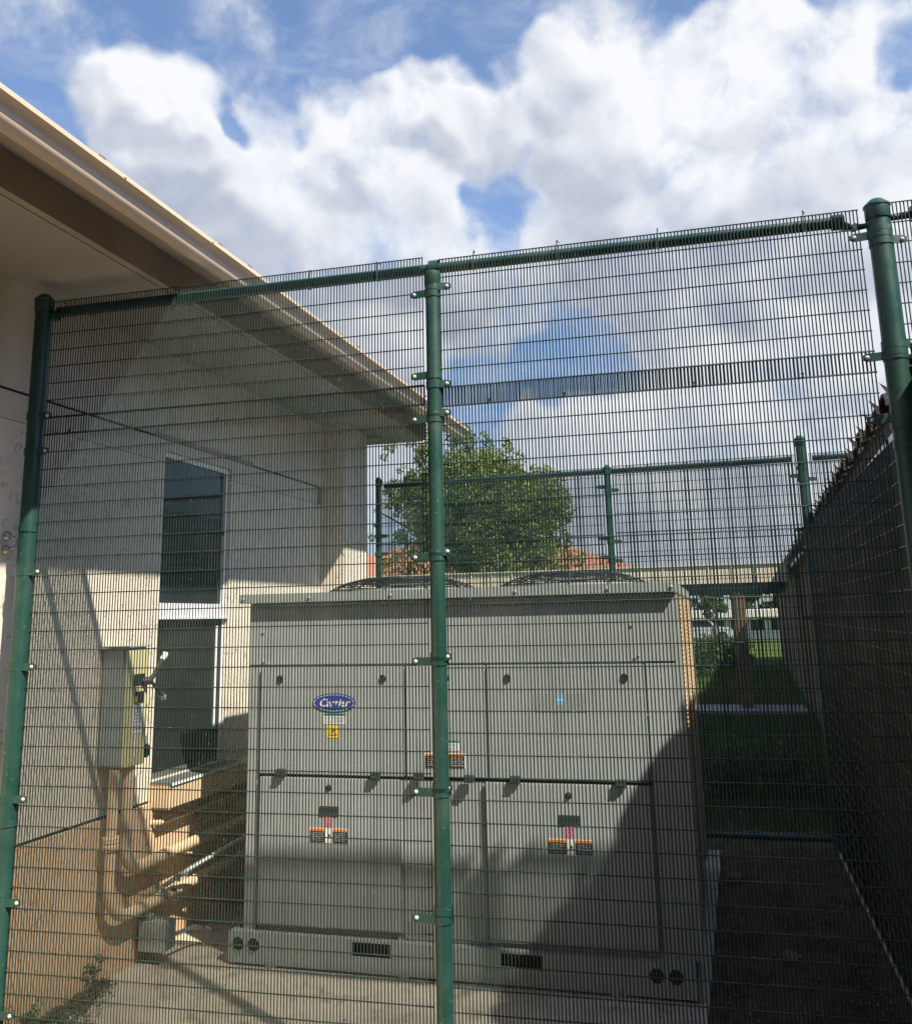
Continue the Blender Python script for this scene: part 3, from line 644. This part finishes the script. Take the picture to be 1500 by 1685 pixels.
def post(par, x, r, z0, z1, cap=True, y=0.0, rings=(), lean=0.0):
    mb = MB(); mb.tube([(x-lean, y, z0), (x, y, z1)], r, 28); p_ = mb.build('post', M_green, par, smooth=True)
    if cap:
        mb = MB(); mb.lathe([(r+.004, -.05), (r+.005, -.048), (r+.005, -.004), (r+.008, -.002), (r+.008, .004), (r*.92, .014), (r*.6, .026), (r*.25, .031)], (x, y, z1), 'z', 28); mb.build('cap', M_green, p_, smooth=True)
    for z in rings:
        mb = MB(); mb.lathe([(r+.001, -.012), (r+.004, -.012), (r+.004, .012), (r+.001, .012)], (x-lean*(z1-z)/(z1-z0), y, z), 'z', 24); mb.build('ring', M_green, p_, smooth=True)
    return p_
def ties(par, xs, z0, z1, y=.0):
    for x in xs:
        mb = MB(); dx = random.uniform(-.006, .006)
        mb.tube([(x, y-.006, z0), (x+.006+dx, y-.010, z1+.004), (x+.010, y+.01, z1+.0)], .0022, 5).tube([(x+.004, y-.006, z0+.004), (x+.008, y-.012, z0-.008), (x+.014, y-.010, z0-.004)], .002, 5)
        mb.build('wire_tie', M_green, par)

FRZ = R_(1.2)
ff = thing('mesh_fence', 'near dark green wire mesh fence on three posts across the whole picture', 'fence', (-.918, 3.3557, 0), FRZ)
Z0F = 3.0875
mesh_panel('mesh_panel', ff, -1.852, -.127, Z0F, 9)
mesh_panel('mesh_panel', ff, -1.858, -.126, Z0F-PH*7-.003, 34, y=.006)
mesh_panel('mesh_panel', ff, -.053, 1.5165, Z0F-.017, 9)
mesh_panel('mesh_panel', ff, -.050, 1.5165, Z0F-.0106-PH*7-.003, 34, y=.006)
mesh_panel('mesh_panel', ff, 1.612, 2.40, Z0F-.004, 9)
mesh_panel('mesh_panel', ff, 1.615, 2.40, Z0F-PH*7-.01, 34, y=.006)
post(ff, -1.905, .0365, -.1, 3.10, rings=(2.066, .886), lean=-.008)
mp = post(ff, -.084, .0295, -.1, 2.965, cap=False, rings=(2.975,), lean=.0)
mb = MB(); mb.lathe([(.031, 2.962), (.034, 2.966), (.034, 3.018), (.030, 3.022), (.020, 3.024)], (-.084, 0, 0), 'z', 24); mb.build('rail_socket', M_green, mp, smooth=True)
mb = MB(); RR = .0215
arc = [( -.084, .032+(RR+.009)*math.sin(a), 3.050+(RR+.010)*math.cos(a)) for a in np.linspace(-1.9, 1.9, 15)]
prev = None
for q in arc:
    if prev: mb.add([(q[0]-.02, prev[1], prev[2]), (q[0]+.02, prev[1], prev[2]), (q[0]+.02, q[1], q[2]), (q[0]-.02, q[1], q[2]), (q[0]-.02, prev[1]*1.0+.0, prev[2]+.003), (q[0]+.02, prev[1], prev[2]+.003), (q[0]+.02, q[1], q[2]+.003), (q[0]-.02, q[1], q[2]+.003)], [(0, 1, 2, 3), (7, 6, 5, 4), (0, 4, 5, 1), (3, 2, 6, 7)])
    prev = q
mb.build('rail_strap', M_green, mp, smooth=True)
post(ff, 1.585, .0385, -.1, 3.075, rings=(2.985, 2.525, 2.27), lean=-.0)
mb = MB(); mb.tube([(-1.85, .032, 3.052), (1.46, .032, 3.046)], RR, 20); rl = mb.build('top_rail', M_green, ff, smooth=True)
mb = MB(); mb.tube([(1.70, .032, 3.046), (2.4, .032, 3.044)], RR, 20); mb.build('top_rail', M_green, ff, smooth=True)
for (a, b_) in ((1.43, 1.475), (1.70, 1.745)): mb = MB(); mb.lathe([(RR+.006, a-1.45), (RR+.007, a-1.448), (RR+.007, b_-1.452), (RR+.004, b_-1.45)], (1.45, .032, 3.046), 'x', 20); mb.build('rail_end', M_green, ff, smooth=True)
mb = MB(); mb.tube([(1.47, .03, 3.03), (1.50, .02, 3.012), (1.55, .01, 3.012)], [.018, .012, .01], 10).lathe([(.011, -.016), (.011, .016)], (1.505, .01, 3.01), 'y', 14); mb.build('rail_bracket', M_green, ff, smooth=True)
mb = MB(); mb.tube([(1.61, .01, 3.03), (1.70, .03, 3.044)], [.011, .014], 10); mb.build('rail_bracket', M_green, ff, smooth=True)
mb = MB(); mb.tube([(-1.87, .01, 3.03), (-1.84, .03, 3.048)], [.014, .02], 10).box(-1.86, -1.83, -.012, .02, 3.005, 3.03); mb.build('rail_bracket', M_green, ff, smooth=True)
for z in (2.928, 2.589, 2.415, 1.881, 1.499, 1.043, .626): clamp(ff, -.084, .0295, -.158-(2.93-z)*.009, z)
for z in (2.952, 2.551, 2.435, 1.899, 1.515, 1.059, .651): clamp(ff, -.084, .0295, -.022-(2.95-z)*.018, z)
for z in (2.561, 2.404, 1.884, 1.494, .978, .594, .194): clamp(ff, -1.905, .0365, -1.838+(2.5-z)*.010, z)
for xb, z in ((1.495, 2.962), (1.652, 2.938), (1.492, 2.514), (1.640, 2.554), (1.484, 2.291), (1.652, 2.20)): clamp(ff, 1.585, .0385, xb, z)
ties(ff, (-1.75, -1.25, -.62, -.32, .08, .42, .80, 1.33), 3.010, Z0F)
for i, x in enumerate((-1.73, -1.42, -1.02, -.61, -.30, .13, .42, .90, 1.27)):
    mb = MB(); z = Z0F-PH*8-(.0 if x < 0 else .012); mb.tube([(x, -.006, z-.008), (x+.008, -.012, z+.012)], .003, 5).tube([(x+.008, -.006, z-.006), (x, -.012, z+.012)], .003, 5); mb.build('wire_tie', M_green, ff)
# side fence
sf = thing('side_mesh_fence', 'shaded dark green mesh fence running back along the brown building on the right', 'fence', (.668, 3.72, 0), R_(90-.35))
mesh_panel('mesh_panel', sf, .03, 2.10, 2.25, 30, hs=1)
mesh_panel('mesh_panel', sf, 2.19, 3.52, 2.25, 30, hs=1)
mb = MB(); mb.tube([(.01, 0, .03), (.01, 0, 2.28)], .006, 8); mb.build('tension_bar', M_green, sf, smooth=True)
mb = MB(); mb.tube([(2.135, 0, .03), (2.135, 0, 2.26)], .005, 8); mb.build('tension_bar', M_green, sf, smooth=True)
mesh_panel('mesh_panel', sf, -.27, -.02, 2.25, 30, hs=1)
post(sf, 2.15, .028, -.1, 2.24, y=-.03)
for z in (2.2, 1.7, 1.2, .7): clamp(sf, 2.15, .028, 2.08, z, y=-.03, bolt=False)
mb = MB(); mb.tube([(-.27, -.03, 2.23), (3.55, -.03, 2.23)], .017, 14); mb.build('top_rail', M_green, sf, smooth=True)
mb = MB(); mb.box(-.2, 3.5, -.012, .012, .008, .03); mb.build('bottom_strip', plain('pale edging', (.45, .47, .45), .5), sf)
# back fence
bf = thing('back_mesh_fence', 'far dark green wire mesh fence behind the chiller', 'fence', (0, 7.38, 0), 0)
mesh_panel('mesh_panel', bf, -2.70, -.82, 2.815, 9); mesh_panel('mesh_panel', bf, -2.70, -.82, 2.815-PH*7-.004, 29, y=.006)
mesh_panel('mesh_panel', bf, -.72, .655, 2.825, 9); mesh_panel('mesh_panel', bf, -.72, .655, 2.825-PH*7-.004, 29, y=.006)
mesh_panel('mesh_panel', bf, .765, 2.2, 2.825, 9); mesh_panel('mesh_panel', bf, .765, 2.2, 2.825-PH*7-.004, 29, y=.006)
post(bf, -2.722, .024, -.1, 2.83); post(bf, -.768, .028, -.1, 2.81); post(bf, .71, .036, -.1, 2.94, rings=(2.72, 2.2))
mb = MB(); mb.tube([(-2.68, .03, 2.782), (.63, .03, 2.796)], .0215, 16); mb.build('top_rail', M_green, bf, smooth=True)
mb = MB(); mb.tube([(.79, .03, 2.796), (2.2, .03, 2.796)], .0215, 16); mb.build('top_rail', M_green, bf, smooth=True)
mb = MB(); mb.tube([(-2.68, .03, .075), (2.2, .03, .06)], .0215, 16); mb.build('bottom_rail', M_green, bf, smooth=True)
for xp, rp in ((-.768, .028), (.71, .036)):
    for z in (2.66, 2.25, 2.10, 1.6): clamp(bf, xp, rp, xp-rp-.045, z, bolt=False); clamp(bf, xp, rp, xp+rp+.045, z-.03, bolt=False)
for z in (2.35, 2.2, 1.95): clamp(bf, -2.722, .03, -2.65, z, bolt=False)

# ------------------------------------------------------------------ right building
RA = math.atan(.036)
rb = thing('brown_building', 'brown rendered building with a dark tiled eave on the right, all in shade', 'building', (.80, 3.5, 0), -RA)
def rp(mb, name, m, par=None, **k): return mb.build(name, m, par or rb, **k)
YA, YZ = -7.0, 33.0
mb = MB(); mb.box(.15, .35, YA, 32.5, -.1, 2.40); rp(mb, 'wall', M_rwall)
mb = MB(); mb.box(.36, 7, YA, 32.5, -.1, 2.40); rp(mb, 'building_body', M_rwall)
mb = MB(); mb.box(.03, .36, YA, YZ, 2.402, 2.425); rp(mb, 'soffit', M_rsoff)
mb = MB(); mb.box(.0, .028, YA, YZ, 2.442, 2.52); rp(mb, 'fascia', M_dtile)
mb = MB(); mb.box(-.004, .028, 3.9-3.5, YZ, 2.398, 2.438); rp(mb, 'drip_edge', M_rfascia)
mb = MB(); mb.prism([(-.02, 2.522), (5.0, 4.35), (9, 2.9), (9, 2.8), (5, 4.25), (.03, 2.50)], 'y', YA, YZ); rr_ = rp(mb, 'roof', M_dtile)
t_ = MB(); t_.add([], [])
prof = [(.115*math.cos(a), .075*math.sin(a)) for a in np.linspace(0, math.pi, 9)]
prof2 = [(.100*math.cos(a), .060*math.sin(a)) for a in np.linspace(math.pi, 0, 9)]
full = prof+prof2
vs = []; n_ = len(full)
for (x, zz) in ((-.025, .012), (.40, .146)):
    for (u, v) in full: vs.append((x, u, v+zz))
fs = [(i, (i+1) % n_, (i+1) % n_+n_, i+n_) for i in range(n_)]+[tuple(range(n_)), tuple(range(2*n_-1, n_-1, -1))]
t_.add(vs, fs)
t_.add([(-.045, .124, .05), (-.02, .155, .01), (-.01, .118, .0), (-.065, .144, .098), (-.02, .130, .06), (-.01, .158, .03)], [(0, 1, 2), (3, 4, 5), (0, 3, 5, 1), (1, 5, 4, 2), (2, 4, 3, 0)])
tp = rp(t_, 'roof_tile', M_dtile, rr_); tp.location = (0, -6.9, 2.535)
for i in range(1, 118):
    y = -6.9+i*.343
    if y > YZ: break
    c = tp.copy(); col.objects.link(c); c.location = (random.uniform(-.012, .012), y, 2.535+random.uniform(-.006, .008))
mb = MB(); mb.box(.142, .149, 9.2, 9.35, 1.35, 1.47); rp(mb, 'wall_vent', M_lwhite)
# unseen block added behind the camera to cut sky light on the scene
mb = MB(); mb.box(-16, 14, -9, -6.1, -.1, 6.8); cb = mb.build('rear_sky_blocker', M_rwall); tag(cb, 'unseen brown block added behind the viewer to cut sky light', 'building')

# ------------------------------------------------------------------ beyond the fence
cn = thing('walkway_canopy', 'cream flat-roofed walkway canopy on brown posts crossing the lawn', 'canopy', (0, 17.6, 0))
def cp(mb, name, m): o = mb.build(name, m, None); o.parent = cn; o.matrix_parent_inverse = Matrix.Translation((0, -17.6, 0)); return o
mb = MB(); x = -9.0
M_seam = M_cream
mb.box(-9, 1.25, 17.3, 19.6, 2.17, 2.485); cp(mb, 'roof_slab', M_cream)
for k in range(26):
    mb = MB(); mb.box(-8.9+k*.4, -8.885+k*.4, 17.285, 17.299, 2.17, 2.49); cp(mb, 'seam', M_cream)
mb = MB(); mb.box(-9, 1.30, 17.27, 19.62, 2.487, 2.51); cp(mb, 'roof_cap', M_cream)
mb = MB(); mb.box(-9, 1.2, 17.42, 17.56, 2.0, 2.168).box(-9, 1.2, 19.2, 19.35, 2.0, 2.168); cp(mb, 'beam', plain('dark green beam', (.03, .045, .045), .6))
for x in (-7.4, -3.5, .40):
    mb = MB(); mb.box(x-.10, x+.10, 17.40, 17.58, -.05, 1.998); cp(mb, 'post', M_rwall)
    mb = MB(); mb.box(x-.10, x+.10, 19.18, 19.36, -.05, 1.998); cp(mb, 'post', M_rwall)
# house with red tile roof
hs = thing('tiled_house', 'low house with a red barrel tile hip roof behind the round tree', 'house', (-9, 37, 0))
def hp(mb, name, m, par=None, **k): 
    o = mb.build(name, m, None, **k); o.parent = par or hs
    if par is None: o.matrix_parent_inverse = Matrix.Translation((9, -37, 0))
    return o
mb = MB(); mb.box(-17, -3.0, 36, 46, -.1, 3.1); hp(mb, 'wall', M_white2)
mb = MB(); zb = 3.12; mb.add([(-18, 35, zb), (-2.2, 35, zb), (-2.2, 47, zb), (-18, 47, zb), (-13.4, 40.4, 4.95), (-6.9, 40.4, 4.95)], [(0, 1, 5, 4), (1, 2, 5), (2, 3, 4, 5), (3, 0, 4), (3, 2, 1, 0)])
hr = hp(mb, 'roof', M_tile)
mb = MB()
for k in range(66):
    x = -17.8+k*.24
    yt = 40.4; zt_ = 4.95
    f_ = 1.0
    if x > -6.9: f_ = (x+2.2)/(-4.7)
    if x < -13.4: f_ = (x+18)/4.6
    f_ = max(.02, min(1, f_))
    mb.tube([(x, 35.0, zb+.05), (x, 35+5.4*f_, zb+.05+1.83*f_)], .085, 6)
hp(mb, 'tile_rows', M_tile, hr, kind='stuff')
mb = MB(); mb.box(-18.05, -2.15, 34.95, 35.0, 2.95, 3.14); hp(mb, 'fascia', M_cream)
# far white building with windows
wb = thing('white_building', 'long white low building with dark windows far across the lawn', 'building', (0, 62, 0))
def wp(mb, name, m, par=None): 
    o = mb.build(name, m, None); o.parent = par or wb
    if par is None: o.matrix_parent_inverse = Matrix.Translation((0, -62, 0))
    return o
mb = MB(); mb.box(-8, 9, 62, 70, -.1, 1.85); wp(mb, 'wall', M_white2)
mb = MB(); mb.box(-8.4, 9.4, 61.3, 70.4, 1.37, 1.80); wp(mb, 'canopy_band', M_white2)
for k in range(14):
    x = -7.6+k*1.2
    mb = MB(); mb.box(x, x+.75, 61.97, 62.01, .55, 1.22); wn_o = wp(mb, 'window', M_screen)
    mb = MB(); mb.box(x+.36, x+.40, 61.93, 61.969, .55, 1.22); wp(mb, 'mullion', M_white, wn_o)
mb = MB(); mb.box(-8, 9, 61.9, 61.99, .42, .50); wp(mb, 'sill', M_white)
car = thing('parked_car', 'small pale grey car parked in front of the far white building', 'car', (-1.0, 57, 0))
def cpz(mb, name, m, **k): o = mb.build(name, m, None, **k); o.parent = car; o.matrix_parent_inverse = Matrix.Translation((1.0, -57, 0)); return o
mb = MB(); mb.prism([(-2.9, .25), (.9, .25), (.95, .6), (.6, .8), (-.1, .88), (-.5, 1.3), (-1.9, 1.34), (-2.5, .9), (-2.95, .8)], 'y', 56.2, 57.9); cpz(mb, 'body', plain('car paint', (.5, .52, .55), .3), bevel=.04)
mb = MB(); mb.prism([(-.25, .9), (-.55, 1.24), (-1.85, 1.27), (-2.3, .92)], 'y', 56.18, 57.92); cpz(mb, 'side_window', M_glass)
for x in (-2.2, .2):
    mb = MB(); mb.lathe([(.2, 0), (.32, 0), (.32, .2), (.2, .2)], (x, 56.15, .3), 'y', 18); cpz(mb, 'wheel', M_rubber)

# ------------------------------------------------------------------ vegetation
def leaves(centers, n_per, spread, size, rs, flat_=.0):
    """arrays of small folded leaf quads round a list of (x,y,z,r)"""
    V = []; F = []
    C = np.array(centers, float); pw = C[:, 3]**2; idx = rs.choice(len(C), n_per, p=pw/pw.sum())
    d = rs.normal(size=(n_per, 3)); d /= np.linalg.norm(d, axis=1)[:, None]
    rr = rs.uniform(.35, 1.0, n_per)**.5
    P_ = C[idx, :3]+d*(C[idx, 3]*rr)[:, None]*spread
    a = rs.normal(size=(n_per, 3)); a /= np.linalg.norm(a, axis=1)[:, None]
    nrm_ = d*.6+rs.normal(size=(n_per, 3))*.6+np.array([0, 0, .35]); b_ = np.cross(nrm_, a); b_ /= np.linalg.norm(b_, axis=1)[:, None]
    a2 = np.cross(b_, nrm_); a2 /= np.linalg.norm(a2, axis=1)[:, None]
    s = size*rs.uniform(.6, 1.35, n_per)[:, None]
    v0 = P_-a2*s; v1 = P_-b_*s*.45; v2 = P_+a2*s; v3 = P_+b_*s*.45
    Vv = np.stack([v0, v1, v2, v3], 1).reshape(-1, 3); Fi = np.arange(n_per*4).reshape(-1, 4)
    return Vv, Fi
def leaf_obj(name, V, F, m, par=None, kind=None):
    me = bpy.data.meshes.new(name); me.from_pydata(V.tolist(), [], F.tolist()); me.update(); me.materials.append(m)
    o = bpy.data.objects.new(name, me); col.objects.link(o)
    if par: o.parent = par; o.matrix_parent_inverse = Matrix.Translation(-Vector(par.location))
    if kind: o['kind'] = kind
    return o
def tree(name, label, x, y, h, rx, ry, z0, nl, size, rs, trunk_r=.12, nclump=70, lean=0, m=M_leaf, shape=None):
    t_ = thing(name, label, 'tree', (x, y, 0))
    C = []
    zc = (h+z0)/2; rz = (h-z0)/2
    for k in range(nclump):
        u = rs.normal(size=3); u /= np.linalg.norm(u); q = rs.uniform(.35, 1.0)**.6
        cx, cy_, cz = x+u[0]*rx*q*.86, y+u[1]*ry*q*.86, zc+u[2]*rz*q*.86
        C.append((cx, cy_, cz, rs.uniform(.16, .34)*min(rx, rz)))
    if shape: C += shape
    V, F = leaves(C, nl, 1.0, size, rs); leaf_obj('crown', V, F, m, t_)
    mb = MB(); mb.tube([(x, y, -.1), (x+lean*.3, y, z0*.6), (x+lean, y, z0+.2*rz), (x+lean, y, zc)], [trunk_r, trunk_r*.85, trunk_r*.6, trunk_r*.3], 9)
    for k in range(9):
        c = C[rs.randint(len(C))]; mb.tube([(x+lean, y, z0+.1*rz), ((x+c[0])/2, (y+c[1])/2, (z0+c[2])/2+.2), c[:3]], [trunk_r*.5, trunk_r*.3, .015], 6)
    o = mb.build('trunk', M_bark, None, smooth=True); o.parent = t_; o.matrix_parent_inverse = Matrix.Translation((-x, -y, 0))
    return t_
rs = np.random.RandomState(3)
S = []
for k in range(26):   # a boxier lower right shoulder and an airy left and top
    S.append((rs.uniform(-4.5, -3.15), 20+rs.uniform(-1, 1), rs.uniform(2.6, 4.6), rs.uniform(.3, .5)))
    S.append((rs.uniform(-6.9, -4.0), 20+rs.uniform(-1, 1), rs.uniform(2.5, 4.4), rs.uniform(.35, .55)))
for k in range(34):   # airy twigs at the left shoulder and above the top
    a = rs.uniform(0, 1); S.append((-7.5+a*1.3+rs.normal()*.1, 20+rs.normal()*.3, 3.7+a*1.5+rs.normal()*.28, rs.uniform(.07, .17)))
    S.append((-5.6+rs.normal()*.75, 20+rs.normal()*.3, 5.55+rs.normal()*.2, rs.uniform(.08, .2)))
    S.append((-5.0+rs.uniform(-2.2, 2.15), 20+rs.normal()*.3, rs.uniform(2.4, 4.9), rs.uniform(.1, .22)))
tree('round_tree', 'round bushy light green tree rising behind the chiller', -5.0, 20, 5.6, 1.95, 1.7, 2.35, 64000, .047, rs, .14, 80, shape=S)
tree('background_tree', 'dark tree mass under the walkway canopy beyond the lawn', -1.0, 78, 4.9, 9, 3, .6, 9000, .20, rs, .3, 60, m=M_leaf2)
tree('lawn_tree', 'small dark leaning tree on the lawn before the white building', -.25, 46, 2.6, .8, .8, 1.5, 900, .12, rs, .12, 14, lean=.25, m=M_leaf2)
tree('far_left_tree', 'small tree glimpsed left of the tiled roof', -19.5, 48, 5.2, 2.6, 2, 1.5, 3000, .16, rs, .2, 30)
def shrub(name, label, x, y, h, r, nl, size, cat='shrub', ry=None, m=M_leaf2):
    t_ = thing(name, label, cat, (x, y, 0)); ry = ry or r
    C = [(x+rs.uniform(-r, r)*.75, y+rs.uniform(-ry, ry)*.75, rs.uniform(.15, .8)*h, h*.28) for k in range(22)]
    V, F = leaves(C, nl, 1.0, size, rs); leaf_obj('foliage', V, F, m, t_)
    mb = MB()
    for k in range(6): c = C[k]; mb.tube([(x, y, -.05), ((x+c[0])/2, (y+c[1])/2, c[2]*.5), c[:3]], [.02, .014, .005], 5)
    o = mb.build('stem', M_bark, None); o.parent = t_; o.matrix_parent_inverse = Matrix.Translation((-x, -y, 0)); return t_
shrub('rounded_hedge', 'sunlit clipped shrub at the far side of the lawn right of the chiller', -.75, 26.5, 1.15, .9, 3500, .05)
shrub('hedge_bush', 'darker shrub beside the sunlit clipped shrub', .25, 30, .95, .7, 2000, .055)
for k, (x, y, lab_) in enumerate(((-.05, 9.5, 'low shaded shrub just behind the far fence beside the chiller'), (.45, 9.8, 'low shaded shrub in the middle behind the far fence'), (.95, 9.4, 'low shaded shrub behind the far fence nearest the corner post'))):
    shrub('low_shrub', lab_, x, y, .42, .36, 1500, .028)
# grass blades beyond the far fence
def blades(x0, x1, y0, y1, n, h, name, m):
    X = rs.uniform(x0, x1, n); Y = rs.uniform(y0, y1, n); H = h*rs.uniform(.5, 1.3, n); a = rs.uniform(0, 6.28, n); w_ = .006
    dx, dy = np.cos(a)*w_, np.sin(a)*w_; lx, ly = rs.normal(size=n)*.3*H, rs.normal(size=n)*.3*H; z = np.full(n, -.04)
    V = np.stack([np.stack([X-dx, Y-dy, z], 1), np.stack([X+dx, Y+dy, z], 1), np.stack([X+lx, Y+ly, z+H], 1)], 1).reshape(-1, 3)
    return leaf_obj(name, V, np.arange(n*3).reshape(-1, 3), m, kind='stuff')
blades(-.6, 2.0, 8.0, 16.6, 26000, .07, 'grass', M_leaf2)
blades(-1.2, 2.2, 18.3, 30, 20000, .09, 'far_grass', M_leaf)
# leaf litter and weeds
def litter(name, pts, size, m, kind='stuff'):
    n = len(pts); P_ = np.array(pts); a = rs.uniform(0, 6.28, n); s = size*rs.uniform(.5, 1.4, n)[:, None]
    u = np.stack([np.cos(a), np.sin(a), rs.uniform(-.4, .4, n)], 1)*s; v = np.stack([-np.sin(a), np.cos(a), rs.uniform(-.4, .4, n)], 1)*s*.5
    V = np.stack([P_-u, P_-v, P_+u, P_+v], 1).reshape(-1, 3); return leaf_obj(name, V, np.arange(n*4).reshape(-1, 4), m, kind=kind)
pts = []
for k in range(2600):
    y = rs.uniform(3.0, 4.15); wd = .05+.28*max(0, (4.1-y))**.8; x = -2.92+abs(rs.normal())*wd*.55; pts.append((x, y, rs.uniform(.005, .03)))
litter('leaf_litter', pts, .010, M_litter)
pts = [(rs.uniform(-.1, .65), rs.uniform(3.4, 7.2), rs.uniform(-.02, .0)) for k in range(1500)]
litter('soil_litter', pts, .013, M_litter)
pts = [(rs.uniform(-2.8, -.2), rs.uniform(3.3, 4.5), .004) for k in range(120)]
litter('slab_debris', pts, .006, M_litter)
def weed(label, x, y, h, n):
    t_ = thing('weed', label, 'weed', (x, y, 0)); C = [(x+rs.normal()*.02, y+rs.normal()*.04, rs.uniform(.3, 1)*h, .025) for k in range(8)]
    V, F = leaves(C, n, 1.0, .010, rs); leaf_obj('foliage', V, F, M_leaf2, t_)
    mb = MB()
    for c in C[:4]: mb.tube([(x, y, -.01), ((x+c[0])/2, (y+c[1])/2, c[2]*.6), c[:3]], .0015, 4)
    o = mb.build('stem', M_leaf2, None); o.parent = t_; o.matrix_parent_inverse = Matrix.Translation((-x, -y, 0))
M_stone = plain('brown grey stone', (.20, .17, .14), .9, var=.3, scale=20)
weed('small green weed growing up the tan plinth at its foot', -2.90, 4.08, .14, 90)
weed('low weed in the crack between wall and slab nearest the left post', -2.89, 3.62, .09, 120)
for k, (x, y, lab_) in enumerate(((.12, 4.05, 'pale flat stone in the dark soil beside the slab'), (.22, 5.2, 'small grey stone farther back in the dark soil'), (-.02, 6.6, 'light stone block leaning by the back of the chiller'))):
    mb = MB(); vs = MB().lathe([(.01, -.02), (.045, -.012), (.05, .005), (.035, .02), (.008, .026)], (x, y, -.01), 'z', 8).v
    s_ = MB(); s_.lathe([(.01, -.02), (.045, -.012), (.05, .005), (.035, .02), (.008, .026)], (x, y, -.01), 'z', 8)
    s_.v = [(a+random.uniform(-.008, .008), b_+random.uniform(-.008, .008), c) for a, b_, c in s_.v]
    tag(s_.build('stone', M_stone, smooth=True), lab_, 'stone', 'stones in the soil')
